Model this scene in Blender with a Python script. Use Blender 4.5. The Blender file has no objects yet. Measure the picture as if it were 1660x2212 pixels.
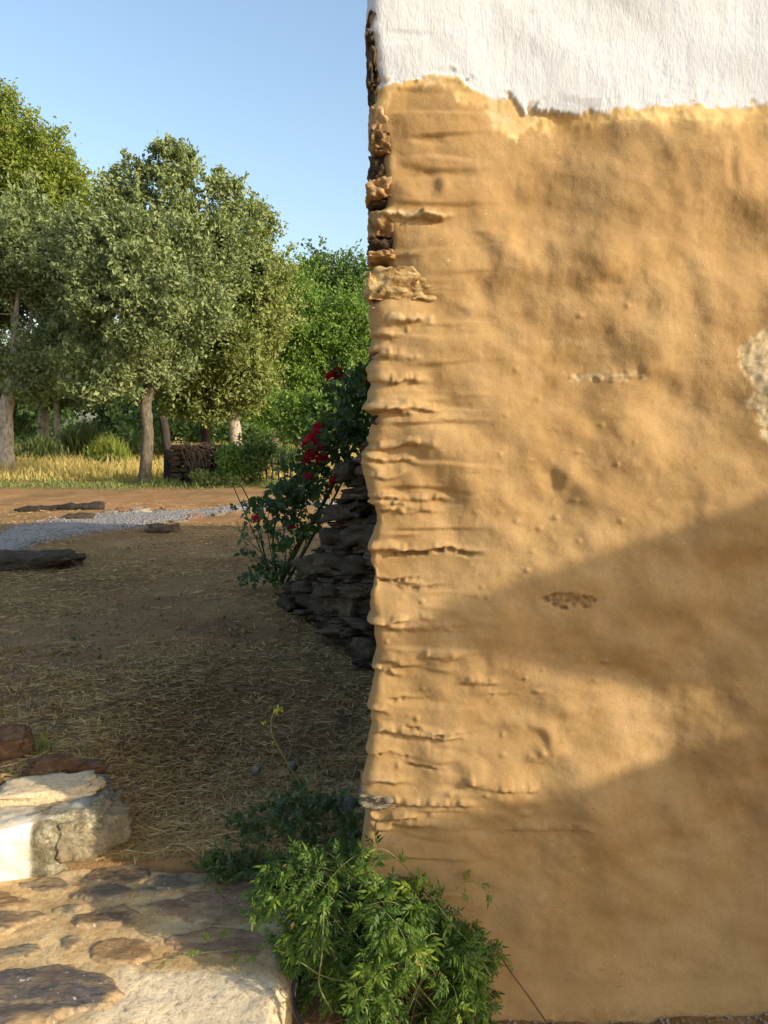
import bpy, math, random
import numpy as np
R = math.radians
C = bpy.context.scene.collection
SC = bpy.context.scene
rng = np.random.default_rng(7)
random.seed(7)

# ------------------------------------------------------------------ camera, world, sun, exposure
F, TH, CZ = 760.0, R(6.5), 1.6
cam = bpy.data.cameras.new('camera')
cam.sensor_fit = 'VERTICAL'; cam.sensor_height = 36.0; cam.lens = 36.0 * F / 1024
cam.clip_start = 0.05; cam.clip_end = 600
camo = bpy.data.objects.new('camera', cam); C.objects.link(camo)
camo.location = (0, 0, CZ); camo.rotation_euler = (R(90) - TH, 0, 0)
SC.camera = camo
SUN_EL = 22.0
LX, LY, LZ = 0.822, 0.427, 0.375            # light travels (-LX, +LY, -LZ)
world = bpy.data.worlds.new('World'); SC.world = world; world.use_nodes = True
wn = world.node_tree.nodes; wl = world.node_tree.links
bg = wn['Background']
sky = wn.new('ShaderNodeTexSky'); sky.sky_type = 'NISHITA'; sky.sun_disc = False
sky.sun_elevation = R(SUN_EL); sky.sun_rotation = R(117.5)   # sun at (+x, -y)
sky.altitude = 200; sky.air_density = 1.3; sky.dust_density = 3.0; sky.ozone_density = 1.6
wl.new(sky.outputs[0], bg.inputs[0]); bg.inputs[1].default_value = 0.15
sun = bpy.data.lights.new('sun', 'SUN'); sun.energy = 3.0; sun.angle = R(0.55); sun.color = (1.0, 0.87, 0.68)
suno = bpy.data.objects.new('sun', sun); C.objects.link(suno)
from mathutils import Vector
suno.rotation_euler = Vector((-LX, LY, -LZ)).to_track_quat('-Z', 'Y').to_euler()
suno.location = (20, -20, 12)
SC.view_settings.view_transform = 'Standard'; SC.view_settings.look = 'None'
SC.view_settings.gamma = 1; SC.view_settings.use_curve_mapping = False
SC.view_settings.exposure = 0.92
SC.render.engine = 'CYCLES'
SC.cycles.max_bounces = 6; SC.cycles.diffuse_bounces = 3; SC.cycles.transparent_max_bounces = 4

# ------------------------------------------------------------------ helpers: picture measurements -> places
K = 768 / 1660.0
def ray(px, py):
    u = (px * K - 384) / F; v = (512 - py * K) / F
    return np.array([u, math.cos(TH) + v * math.sin(TH), -math.sin(TH) + v * math.cos(TH)])
def at_y(px, py, Y):
    d = ray(px, py); return d * (Y / d[1]) + np.array([0, 0, CZ])
def on_z(px, py, z):
    d = ray(px, py); return d * ((z - CZ) / d[2]) + np.array([0, 0, CZ])
WY = 1.92                                   # front face of the house
def wx(px, py): return at_y(px, py, WY)[0]
def wz(py): return at_y(830, py, WY)[2]

# ------------------------------------------------------------------ helpers: noise
def _h(ix, iy, iz, s):
    h = (ix.astype(np.uint32) * np.uint32(374761393) + iy.astype(np.uint32) * np.uint32(668265263)
         + iz.astype(np.uint32) * np.uint32(2246822519) + np.uint32((s * 1274126177) & 0xffffffff))
    h = (h ^ (h >> np.uint32(13))) * np.uint32(1274126177)
    h = h ^ (h >> np.uint32(16))
    return (h & np.uint32(0xffffff)).astype(np.float64) / 0xffffff * 2 - 1
def vn(p, s=0):
    p = np.asarray(p, float); i = np.floor(p).astype(np.int64); f = p - i
    f = f * f * f * (f * (f * 6 - 15) + 10)
    r = 0
    for a in (0, 1):
        for b in (0, 1):
            for c in (0, 1):
                w = (f[..., 0] if a else 1 - f[..., 0]) * (f[..., 1] if b else 1 - f[..., 1]) * (f[..., 2] if c else 1 - f[..., 2])
                r = r + w * _h(i[..., 0] + a, i[..., 1] + b, i[..., 2] + c, s)
    return r
def fbm(p, o=4, s=0, g=0.5):
    p = np.asarray(p, float); r = 0; a = 1
    for k in range(o):
        r = r + a * vn(p * (2 ** k) + 17.3 * k, s + k); a *= g
    return r
def fb2(x, y, o=4, s=0, g=0.5, z=0.0):
    return fbm(np.stack([x, y, np.full_like(x, z)], -1), o, s, g)
def sst(a, b, x):
    t = np.clip((x - a) / (b - a), 0, 1); return t * t * (3 - 2 * t)

# ------------------------------------------------------------------ helpers: meshes and objects
def mesh(name, V, faces, mat=None, smooth=True, attrs=None):
    V = np.asarray(V, np.float32)
    if not isinstance(faces, list): faces = [faces]
    faces = [np.asarray(f, np.int32) for f in faces if len(f)]
    loops = np.concatenate([f.ravel() for f in faces])
    sizes = np.concatenate([np.full(len(f), f.shape[1], np.int32) for f in faces])
    me = bpy.data.meshes.new(name)
    me.vertices.add(len(V)); me.vertices.foreach_set('co', V.ravel())
    me.loops.add(len(loops)); me.loops.foreach_set('vertex_index', loops)
    me.polygons.add(len(sizes))
    me.polygons.foreach_set('loop_start', np.concatenate([[0], np.cumsum(sizes)[:-1]]).astype(np.int32))
    me.polygons.foreach_set('loop_total', sizes)
    me.polygons.foreach_set('use_smooth', np.full(len(sizes), smooth, bool))
    for k, v in (attrs or {}).items():
        a = me.attributes.new(k, 'FLOAT', 'POINT'); a.data.foreach_set('value', np.asarray(v, np.float32))
    me.update(calc_edges=True)
    if mat: me.materials.append(mat)
    return me
def link(name, me, parent=None, loc=None, kind=None):
    o = bpy.data.objects.new(name, me); C.objects.link(o)
    if parent is not None: o.parent = parent
    if loc is not None: o.location = loc
    if kind: o['kind'] = kind
    return o
def obj(name, V, faces, mat, parent=None, smooth=True, attrs=None, kind=None):
    if parent is not None and parent.type == 'EMPTY':
        V = np.asarray(V, float) - np.array(parent.location)
    return link(name, mesh(name, V, faces, mat, smooth, attrs), parent, None, kind)
def tag(o, label, cat, group=None):
    o['label'] = label; o['category'] = cat
    if group: o['group'] = group
    return o
def thing(name, label, cat, loc, group=None):
    o = bpy.data.objects.new(name, None); C.objects.link(o); o.location = [float(c) for c in loc]
    o.empty_display_size = 0.1
    return tag(o, label, cat, group)
class MB:
    """collects pieces that become ONE mesh"""
    def __init__(s): s.V = []; s.Q = []; s.T = []; s.n = 0; s.A = []
    def add(s, V, F, tint=0.5):
        V = np.asarray(V, float); s.V.append(V)
        F = F if isinstance(F, list) else [F]
        for f in F:
            f = np.asarray(f)
            if len(f): (s.Q if f.shape[1] == 4 else s.T).append(f + s.n)
        s.A.append(np.broadcast_to(np.asarray(tint, float), (len(V),)))
        s.n += len(V)
    def build(s, name, mat, parent=None, smooth=True, kind=None):
        fs = []
        if s.Q: fs.append(np.concatenate(s.Q))
        if s.T: fs.append(np.concatenate(s.T))
        return obj(name, np.concatenate(s.V), fs, mat, parent, smooth, {'tint': np.concatenate(s.A)}, kind)
def grid_faces(nr, nc):
    i = np.arange(nr * nc).reshape(nr, nc)
    return np.stack([i[:-1, :-1], i[:-1, 1:], i[1:, 1:], i[1:, :-1]], -1).reshape(-1, 4)
def box(x0, x1, y0, y1, z0, z1):
    V = np.array([(x, y, z) for z in (z0, z1) for y in (y0, y1) for x in (x0, x1)], float)
    return V, np.array([(0, 2, 3, 1), (4, 5, 7, 6), (0, 1, 5, 4), (2, 6, 7, 3), (0, 4, 6, 2), (1, 3, 7, 5)])
def smooth_path(P, n):
    P = np.asarray(P, float); t = np.linspace(0, len(P) - 1, n)
    E = np.vstack([2 * P[0] - P[1], P, 2 * P[-1] - P[-2]])
    i = np.minimum(t.astype(int), len(P) - 2); f = (t - i)[:, None]
    a, b, c, d = E[i], E[i + 1], E[i + 2], E[i + 3]
    return 0.5 * (2 * b + (c - a) * f + (2 * a - 5 * b + 4 * c - d) * f ** 2 + (3 * b - a - 3 * c + d) * f ** 3)
def tube(P, r, sides=6, wob=0.0, seed=0):
    P = np.asarray(P, float); n = len(P); r = np.broadcast_to(np.asarray(r, float), (n,))
    T = np.gradient(P, axis=0); T /= np.linalg.norm(T, axis=1)[:, None] + 1e-9
    ref = np.array([0.31, 0.2, 0.93]) if abs(T[:, 2]).mean() < 0.8 else np.array([0.93, 0.31, 0.1])
    A = np.cross(T, ref); A /= np.linalg.norm(A, axis=1)[:, None] + 1e-9
    B = np.cross(T, A)
    th = np.linspace(0, 2 * math.pi, sides, endpoint=False)
    ring = A[:, None] * np.cos(th)[None, :, None] + B[:, None] * np.sin(th)[None, :, None]
    rr = r[:, None, None] * np.ones((1, sides, 1))
    V = P[:, None] + ring * rr
    if wob:
        V = P[:, None] + ring * rr * (1 + wob * fbm(V * 6 / max(r.max() * 8, .4), 4, seed)[..., None])
    i = np.arange(n * sides).reshape(n, sides); j = np.roll(i, -1, 1)
    Fq = np.stack([i[:-1], j[:-1], j[1:], i[1:]], -1).reshape(-1, 4)
    V = V.reshape(-1, 3)
    V = np.vstack([V, P[0], P[-1]])
    k = n * sides
    Ft = np.vstack([np.stack([j[0], i[0], np.full(sides, k)], -1), np.stack([i[-1], j[-1], np.full(sides, k + 1)], -1)])
    return V, [Fq, Ft]
_rc = {}
def cube_grid(n):
    if n in _rc: return _rc[n]
    idx = {}; V = []; Fq = []
    def vid(a, b, c):
        k = (a, b, c)
        if k not in idx: idx[k] = len(V); V.append((2 * a / n - 1, 2 * b / n - 1, 2 * c / n - 1))
        return idx[k]
    for ax in range(3):
        for side in (0, n):
            for a in range(n):
                for b in range(n):
                    q = []
                    for (p, r_) in ((a, b), (a + 1, b), (a + 1, b + 1), (a, b + 1)):
                        co = [0, 0, 0]; co[ax] = side; co[(ax + 1) % 3] = p; co[(ax + 2) % 3] = r_
                        q.append(vid(*co))
                    Fq.append(q if side else q[::-1])
    _rc[n] = (np.array(V, float), np.array(Fq)); return _rc[n]
def rock(size, seed=0, n=5, rnd=0.45, amp=0.16, freq=1.3):
    V, Fq = cube_grid(n)
    S = V / np.linalg.norm(V, axis=1)[:, None]
    P = V * (1 - rnd) + S * 1.15 * rnd
    d = fbm(V * freq + seed * 3.71, 3, seed)
    d2 = fbm(V * freq * 0.7 + seed * 1.9 + 50, 2, seed + 5)
    P = P * (1 + amp * d[:, None]) + S * amp * 0.5 * d2[:, None]
    return P * np.asarray(size, float) / 2, Fq
def rotz(V, a):
    c, s = math.cos(a), math.sin(a)
    return V @ np.array([[c, s, 0], [-s, c, 0], [0, 0, 1]])

# ------------------------------------------------------------------ materials
class NT:
    def __init__(s, name):
        s.m = bpy.data.materials.new(name); s.m.use_nodes = True
        s.n = s.m.node_tree.nodes; s.l = s.m.node_tree.links
        s.b = s.n['Principled BSDF']; s.out = s.n['Material Output']
        s.geo = s.n.new('ShaderNodeNewGeometry'); s.tc = s.n.new('ShaderNodeTexCoord')
    def pos(s, scale=(1, 1, 1), rot=(0, 0, 0), obj=False):
        mp = s.n.new('ShaderNodeMapping'); mp.inputs['Scale'].default_value = scale; mp.inputs['Rotation'].default_value = rot
        s.l.new((s.tc.outputs['Object'] if obj else s.geo.outputs['Position']), mp.inputs[0]); return mp.outputs[0]
    def noise(s, vec, scale, detail=5, rough=0.55, dist=0.0):
        t = s.n.new('ShaderNodeTexNoise'); t.inputs['Scale'].default_value = scale; t.inputs['Detail'].default_value = detail
        t.inputs['Roughness'].default_value = rough; t.inputs['Distortion'].default_value = dist
        s.l.new(vec, t.inputs['Vector']); return t.outputs[0]
    def voro(s, vec, scale, feat='F1'):
        t = s.n.new('ShaderNodeTexVoronoi'); t.inputs['Scale'].default_value = scale; t.feature = feat
        s.l.new(vec, t.inputs['Vector']); return t.outputs[0]
    def ramp(s, fac, stops):
        r = s.n.new('ShaderNodeValToRGB'); e = r.color_ramp.elements
        while len(e) < len(stops): e.new(0.5)
        for k, (p, c) in enumerate(stops):
            e[k].position = p; e[k].color = (*c, 1) if len(c) == 3 else c
        s.l.new(fac, r.inputs[0]); return r.outputs[0]
    def mix(s, fac, a, b, mode='MIX'):
        x = s.n.new('ShaderNodeMix'); x.data_type = 'RGBA'; x.blend_type = mode
        for k, v in ((0, fac), (6, a), (7, b)):
            if hasattr(v, 'is_output'): s.l.new(v, x.inputs[k])
            else: x.inputs[k].default_value = v if k == 0 else (*v, 1)
        return x.outputs[2]
    def math(s, op, a, b=0.0, c=0.0):
        x = s.n.new('ShaderNodeMath'); x.operation = op
        for k, v in enumerate((a, b, c)):
            if hasattr(v, 'is_output'): s.l.new(v, x.inputs[k])
            else: x.inputs[k].default_value = v
        return x.outputs[0]
    def attr(s, name):
        a = s.n.new('ShaderNodeAttribute'); a.attribute_name = name; return a.outputs['Fac']
    def rand(s):
        return s.n.new('ShaderNodeObjectInfo').outputs['Random']
    def bump(s, h, dist, strength=1.0, prev=None):
        b = s.n.new('ShaderNodeBump'); b.inputs['Distance'].default_value = dist; b.inputs['Strength'].default_value = strength
        s.l.new(h, b.inputs['Height'])
        if prev is not None: s.l.new(prev, b.inputs['Normal'])
        return b.outputs[0]
    def done(s, col, rough=0.9, nrm=None, spec=0.2):
        if hasattr(col, 'is_output'): s.l.new(col, s.b.inputs['Base Color'])
        else: s.b.inputs['Base Color'].default_value = (*col, 1)
        if hasattr(rough, 'is_output'): s.l.new(rough, s.b.inputs['Roughness'])
        else: s.b.inputs['Roughness'].default_value = rough
        s.b.inputs['Specular IOR Level'].default_value = spec
        if nrm is not None: s.l.new(nrm, s.b.inputs['Normal'])
        return s.m
def stone_mat(name, c1, c2, c3, scale=9.0, lay=(1, 1, 3), bump=0.012, rough=0.85, vary=0.5, spec=0.2):
    t = NT(name); p = t.pos(lay)
    a = t.noise(p, scale, 8, 0.65, 0.6); g = t.noise(p, scale * 7, 4, 0.7)
    col = t.ramp(a, [(0.3, c1), (0.5, c2), (0.72, c3)])
    col = t.mix(t.math('MULTIPLY', g, 0.35), col, (c1[0] * .4, c1[1] * .4, c1[2] * .4))
    r = t.rand(); v = t.ramp(r, [(0, (1 - vary * .5,) * 3), (1, (1 + vary * .5,) * 3)])
    col = t.mix(1.0, col, v, 'MULTIPLY')
    n = t.bump(t.math('ADD', a, t.math('MULTIPLY', g, 0.5)), bump, 0.9)
    return t.done(col, rough, n, spec)
def leaf_mat(name, c_dark, c_mid, c_light, trans=0.35, rough=0.5, use_rand=False, spec=0.3):
    t = NT(name)
    f = t.rand() if use_rand else t.attr('tint')
    if use_rand: f = t.math('ADD', t.math('MULTIPLY', f, 0.75), t.math('MULTIPLY', t.attr('tint'), 0.25))
    col = t.ramp(f, [(0.0, c_dark), (0.5, c_mid), (1.0, c_light)])
    t.done(col, rough, None, spec)
    tr = t.n.new('ShaderNodeBsdfTranslucent'); mx = t.n.new('ShaderNodeMixShader')
    tc = t.mix(1.0, col, (1.1, 1.25, 0.55), 'MULTIPLY')
    t.l.new(tc, tr.inputs[0]); mx.inputs[0].default_value = trans
    t.l.new(t.b.outputs[0], mx.inputs[1]); t.l.new(tr.outputs[0], mx.inputs[2]); t.l.new(mx.outputs[0], t.out.inputs[0])
    return t.m
def plain(name, c, rough=0.7, bump=0.0, scale=40, var=0.25):
    t = NT(name); a = t.noise(t.pos(), scale, 5)
    col = t.ramp(a, [(0.3, tuple(x * (1 - var) for x in c)), (0.7, tuple(x * (1 + var) for x in c))])
    return t.done(col, rough, t.bump(a, bump, 0.8) if bump else None)

M = {}
# plaster: three washes laid over each other, picked by painted masks stored on the wall
t = NT('plaster'); p = t.pos()
white, yel, bare = t.attr('white'), t.attr('yellow'), t.attr('bare')
big = t.noise(p, 2.6, 6, 0.6, 0.5); med = t.noise(p, 11, 6, 0.6, 0.3); fine = t.noise(p, 170, 4, 0.6); grit = t.noise(p, 420, 2, 0.5)
och = t.ramp(big, [(0.30, (0.275, 0.170, 0.066)), (0.5, (0.335, 0.216, 0.090)), (0.70, (0.39, 0.268, 0.126))])
och = t.mix(t.ramp(med, [(0.42, (0, 0, 0)), (0.75, (0.5, 0.5, 0.5))]), och, (0.47, 0.320, 0.165))
och = t.mix(t.ramp(fine, [(0.35, (0.35,) * 3), (0.6, (0, 0, 0))]), och, (0.29, 0.168, 0.068))
# pale lime specks
spk = t.ramp(t.noise(p, 95, 2, 0.4), [(0.75, (0, 0, 0)), (0.775, (0.45,) * 3)])
och = t.mix(spk, och, (0.58, 0.45, 0.28))
stn = t.noise(t.pos((1, 1, .45)), 4.5, 7, 0.65, 0.8)
och = t.mix(t.ramp(stn, [(0.50, (0, 0, 0)), (0.72, (0.32,) * 3)]), och, (0.26, 0.155, 0.066))
strw = t.ramp(t.noise(t.pos((90, 90, 22), (0, R(35), 0)), 1.0, 2, .5), [(0.72, (0, 0, 0)), (0.75, (0.16,) * 3)]); och = t.mix(strw, och, (0.52, 0.38, 0.20))
strw2 = t.ramp(t.noise(t.pos((30, 90, 110), (0, R(-20), 0)), 1.0, 2, .5), [(0.72, (0, 0, 0)), (0.75, (0.5,) * 3)]); och = t.mix(strw2, och, (0.22, 0.125, 0.05))
spd = t.ramp(t.noise(p, 60, 2, 0.4), [(0.74, (0, 0, 0)), (0.77, (0.6,) * 3)])
och = t.mix(spd, och, (0.22, 0.13, 0.06))
ylw = t.ramp(med, [(0.3, (0.48, 0.31, 0.11)), (0.55, (0.60, 0.44, 0.20)), (0.75, (0.62, 0.53, 0.34))])
wht = t.ramp(big, [(0.3, (0.47, 0.50, 0.52)), (0.55, (0.555, 0.585, 0.625)), (0.75, (0.49, 0.505, 0.50))])
vst = t.noise(t.pos((9, 9, 1.2)), 3.0, 6, 0.6)
wht = t.mix(t.ramp(vst, [(0.5, (0, 0, 0)), (0.8, (0.38,) * 3)]), wht, (0.47, 0.43, 0.35))
gry = t.attr('grey')
wht = t.mix(gry, wht, (0.40, 0.40, 0.415))
wht = t.mix(t.ramp(t.noise(p, 34, 7, .72), [(0.60, (0, 0, 0)), (0.72, (0.5,) * 3)]), wht, (0.42, 0.40, 0.36))
br = t.ramp(t.noise(p, 45, 8, 0.7), [(0.35, (0.10, 0.055, 0.028)), (0.55, (0.25, 0.15, 0.065)), (0.7, (0.46, 0.34, 0.17))])
lich = t.attr('lichen')
lic = t.ramp(t.noise(p, 60, 8, 0.7), [(0.35, (0.34, 0.24, 0.12)), (0.5, (0.48, 0.38, 0.22)), (0.7, (0.58, 0.52, 0.37))])
col = t.mix(yel, och, ylw); col = t.mix(white, col, wht); col = t.mix(lich, col, lic); col = t.mix(bare, col, br)
stip = t.noise(t.pos((1, 1, 0.4)), 190, 4, 0.55)
hb = t.mix(white, t.math('ADD', t.math('MULTIPLY', fine, 0.5), t.math('MULTIPLY', grit, 0.25)), t.math('MULTIPLY', stip, 0.75))
n1 = t.bump(hb, 0.0026, 0.8)
M['plaster'] = t.done(col, 0.92, n1, 0.12)

M['schist'] = stone_mat('schist', (0.042, 0.028, 0.017), (0.082, 0.056, 0.034), (0.165, 0.115, 0.068), 11, vary=0.9)
M['schist_corner'] = stone_mat('schist_corner', (0.20, 0.115, 0.05), (0.38, 0.24, 0.11), (0.55, 0.40, 0.20), 16, (1, 1, 2), 0.01, vary=0.6)
M['schist_grey'] = stone_mat('schist_grey', (0.11, 0.09, 0.06), (0.21, 0.18, 0.125), (0.34, 0.29, 0.20), 22, (1, 1, 2), 0.008, vary=0.3)
def slab_mat(name, c1, c2, c3, rough=.75, spec=.3):
    t = NT(name); p = t.pos((0.8, 2.6, 1)); a = t.noise(p, 7, 9, 0.68, 0.8); g = t.noise(p, 55, 5, 0.7); u = t.noise(t.pos(), 3.0, 5, .6)
    col = t.ramp(a, [(0.32, c1), (0.5, c2), (0.70, c3)])
    col = t.mix(t.ramp(g, [(0.38, (0.7,) * 3), (0.52, (0, 0, 0))]), col, tuple(x * .35 for x in c1))
    col = t.mix(t.ramp(u, [(0.48, (0, 0, 0)), (0.66, (0.55,) * 3)]), col, (0.30, 0.18, 0.075))
    mo = t.ramp(t.noise(t.pos(), 30, 7, .7), [(0.3, (0.28, 0.18, 0.08)), (0.55, (0.46, 0.32, 0.16)), (0.72, (0.55, 0.42, 0.25))])
    sm = t.math('MULTIPLY', t.attr('tint'), t.ramp(t.noise(t.pos((1, 2, 1)), 28, 8, .75), [(0.36, (0.25,) * 3), (0.58, (1, 1, 1))]))
    col = t.mix(sm, col, mo)
    sp = t.ramp(t.noise(t.pos(), 75, 2, .4), [(0.70, (0, 0, 0)), (0.74, (0.8,) * 3)]); col = t.mix(sp, col, (0.5, 0.46, 0.38))
    n = t.bump(t.math('ADD', a, t.math('MULTIPLY', g, 0.6)), .008, .9)
    return t.done(col, rough, n, spec)
M['slab_blue'] = slab_mat('slab_blue', (0.055, 0.048, 0.042), (0.105, 0.09, 0.078), (0.24, 0.17, 0.095), .6, .4)
M['slab_brown'] = slab_mat('slab_brown', (0.085, 0.055, 0.032), (0.16, 0.11, 0.065), (0.30, 0.21, 0.115))
M['slab_green'] = slab_mat('slab_green', (0.12, 0.10, 0.06), (0.20, 0.17, 0.105), (0.33, 0.27, 0.16))
M['slab_red'] = slab_mat('slab_red', (0.17, 0.10, 0.058), (0.25, 0.155, 0.092), (0.34, 0.235, 0.14))
M['slab_ochre'] = slab_mat('slab_ochre', (0.15, 0.085, 0.035), (0.26, 0.155, 0.065), (0.40, 0.27, 0.13))
t = NT('mortar'); p = t.pos(); crm = t.attr('tint')
a = t.noise(p, 7, 8, 0.65, 0.4); b = t.noise(p, 60, 6, 0.7)
col = t.ramp(a, [(0.3, (0.38, 0.235, 0.095)), (0.52, (0.55, 0.38, 0.18)), (0.72, (0.63, 0.48, 0.265))])
col = t.mix(crm, col, t.ramp(a, [(0.3, (0.60, 0.47, 0.29)), (0.6, (0.71, 0.58, 0.385))]))
col = t.mix(t.ramp(b, [(0.35, (0.6,) * 3), (0.5, (0, 0, 0))]), col, (0.25, 0.16, 0.08))
M['mortar'] = t.done(col, 0.92, t.bump(t.math('ADD', b, t.math('MULTIPLY', a, .6)), 0.008, 0.9), 0.15)
t = NT('riser_lime'); p = t.pos(); a = t.noise(p, 22, 8, 0.7, 0.5); w = t.attr('tint')
mott = t.ramp(a, [(0.34, (0.10, 0.085, 0.05)), (0.5, (0.22, 0.19, 0.115)), (0.66, (0.50, 0.45, 0.32))])
wht = t.ramp(t.noise(p, 10, 6), [(0.35, (0.66, 0.58, 0.44)), (0.6, (0.76, 0.73, 0.65))])
g_ = t.noise(p, 90, 5, .7); mott = t.mix(t.ramp(g_, [(0.4, (0.6,) * 3), (0.55, (0, 0, 0))]), mott, (0.10, 0.08, 0.045))
M['riser'] = t.done(t.mix(w, mott, wht), 0.9, t.bump(t.math('ADD', a, g_), 0.006, 0.9), 0.15)

t = NT('soil'); p = t.pos(); a = t.noise(p, 1.3, 8, 0.65, 0.4); b = t.noise(p, 26, 8, 0.7); c = t.noise(p, 0.35, 4)
col = t.ramp(a, [(0.3, (0.23, 0.120, 0.052)), (0.5, (0.345, 0.190, 0.082)), (0.7, (0.44, 0.265, 0.118))])
col = t.mix(t.ramp(b, [(0.3, (0.6,) * 3), (0.5, (0, 0, 0))]), col, (0.10, 0.066, 0.038))
col = t.mix(t.ramp(b, [(0.58, (0, 0, 0)), (0.72, (0.55,) * 3)]), col, (0.38, 0.285, 0.165))
col = t.mix(t.ramp(c, [(0.45, (0, 0, 0)), (0.65, (0.5,) * 3)]), col, (0.13, 0.12, 0.05))
field = t.attr('tint')
col = t.mix(field, col, t.ramp(b, [(0.3, (0.25, 0.18, 0.06)), (0.6, (0.42, 0.31, 0.11))]))
M['soil'] = t.done(col, 0.97, t.bump(t.math('ADD', b, a), 0.03, 0.9), 0.1)
t = NT('gravel'); p = t.pos(); a = t.voro(p, 26); b = t.noise(p, 40, 5, 0.7)
col = t.ramp(b, [(0.3, (0.15, 0.135, 0.12)), (0.55, (0.30, 0.275, 0.25)), (0.75, (0.45, 0.42, 0.38))])
M['gravel'] = t.done(col, 0.9, t.bump(a, 0.03, 1.0), 0.2)
M['pebble'] = stone_mat('pebble', (0.20, 0.155, 0.11), (0.33, 0.27, 0.20), (0.48, 0.41, 0.32), 8, vary=0.8)
M['rust_rock'] = stone_mat('rust_rock', (0.15, 0.07, 0.04), (0.28, 0.145, 0.075), (0.44, 0.29, 0.14), 20, bump=.02)

t = NT('bark'); p = t.pos((1, 1, 0.35)); a = t.noise(p, 22, 8, 0.7, 0.8); b = t.noise(p, 4, 4)
col = t.ramp(a, [(0.34, (0.04, 0.033, 0.027)), (0.5, (0.12, 0.098, 0.072)), (0.70, (0.30, 0.25, 0.185))])
M['bark'] = t.done(t.mix(t.ramp(b, [(0.4, (0, 0, 0)), (0.7, (0.5,) * 3)]), col, (0.22, 0.20, 0.12)), 0.95, t.bump(a, 0.05, 1.0), 0.1)
t = NT('pale_bark'); p = t.pos((1, 1, 0.4)); a = t.noise(p, 14, 8, 0.7, 0.6)
M['pale_bark'] = t.done(t.ramp(a, [(0.35, (0.16, 0.13, 0.10)), (0.5, (0.40, 0.34, 0.27)), (0.7, (0.56, 0.50, 0.42))]), 0.95, t.bump(a, 0.04, 1.0), 0.1)
M['dark_wood'] = stone_mat('dark_wood', (0.022, 0.018, 0.015), (0.05, 0.04, 0.032), (0.10, 0.08, 0.06), 20, (1, 1, 0.15), 0.01, vary=0.2)
M['twig'] = plain('twig', (0.12, 0.085, 0.05))
M['rose_stem'] = plain('rose_stem', (0.07, 0.075, 0.035))
M['vine_stem'] = plain('vine_stem', (0.16, 0.17, 0.06))
M['runner'] = plain('runner', (0.12, 0.06, 0.035))
M['hose'] = plain('hose', (0.012, 0.012, 0.013), 0.45, var=0.1)
M['straw'] = leaf_mat('straw', (0.22, 0.12, 0.042), (0.54, 0.345, 0.125), (0.82, 0.60, 0.27), 0.1, 0.8)
M['meadow'] = leaf_mat('meadow', (0.30, 0.26, 0.08), (0.50, 0.39, 0.13), (0.62, 0.50, 0.22), 0.3, 0.8)
M['weed'] = leaf_mat('weed', (0.035, 0.055, 0.015), (0.08, 0.12, 0.03), (0.16, 0.20, 0.06), 0.3)
M['oak'] = leaf_mat('oak_leaf', (0.075, 0.10, 0.04), (0.185, 0.23, 0.092), (0.36, 0.41, 0.19), 0.26, 0.55)
M['olive'] = leaf_mat('olive_leaf', (0.09, 0.115, 0.03), (0.19, 0.23, 0.065), (0.33, 0.365, 0.125), 0.28, 0.55)
M['lush'] = leaf_mat('lush_leaf', (0.06, 0.115, 0.022), (0.14, 0.24, 0.045), (0.26, 0.36, 0.075), 0.35)
M['yellow_green'] = leaf_mat('yellow_green_leaf', (0.08, 0.115, 0.02), (0.18, 0.235, 0.038), (0.32, 0.34, 0.065), 0.35)
M['dark_green'] = leaf_mat('dark_green_leaf', (0.035, 0.065, 0.018), (0.08, 0.14, 0.034), (0.15, 0.22, 0.055), 0.25)
M['broom'] = leaf_mat('broom_leaf', (0.05, 0.08, 0.03), (0.10, 0.14, 0.05), (0.17, 0.20, 0.06), 0.3)
M['bright_broom'] = leaf_mat('bright_broom_leaf', (0.13, 0.18, 0.03), (0.22, 0.27, 0.05), (0.34, 0.36, 0.09), 0.4)
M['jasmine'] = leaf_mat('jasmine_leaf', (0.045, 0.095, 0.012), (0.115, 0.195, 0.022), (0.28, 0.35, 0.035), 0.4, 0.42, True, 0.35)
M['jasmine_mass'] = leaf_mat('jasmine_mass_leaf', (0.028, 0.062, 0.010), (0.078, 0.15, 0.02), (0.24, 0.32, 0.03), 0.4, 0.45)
M['rose_leaf'] = leaf_mat('rose_leaf', (0.035, 0.065, 0.025), (0.075, 0.12, 0.04), (0.14, 0.20, 0.065), 0.35, 0.45, True, 0.3)
M['rose_mass'] = leaf_mat('rose_mass_leaf', (0.03, 0.058, 0.022), (0.065, 0.11, 0.036), (0.12, 0.17, 0.055), 0.35, 0.45)
M['petal'] = leaf_mat('petal', (0.34, 0.006, 0.02), (0.62, 0.016, 0.055), (0.80, 0.06, 0.12), 0.3, 0.5, True)
M['yellow_petal'] = leaf_mat('yellow_petal', (0.6, 0.5, 0.03), (0.7, 0.62, 0.06), (0.75, 0.7, 0.15), 0.3)
M['roof_tile'] = plain('roof_tile', (0.36, 0.17, 0.09), 0.9, 0.004)
M['whitewash'] = plain('whitewash', (0.76, 0.75, 0.72), 0.9, 0.003, 30, 0.05)

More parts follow.
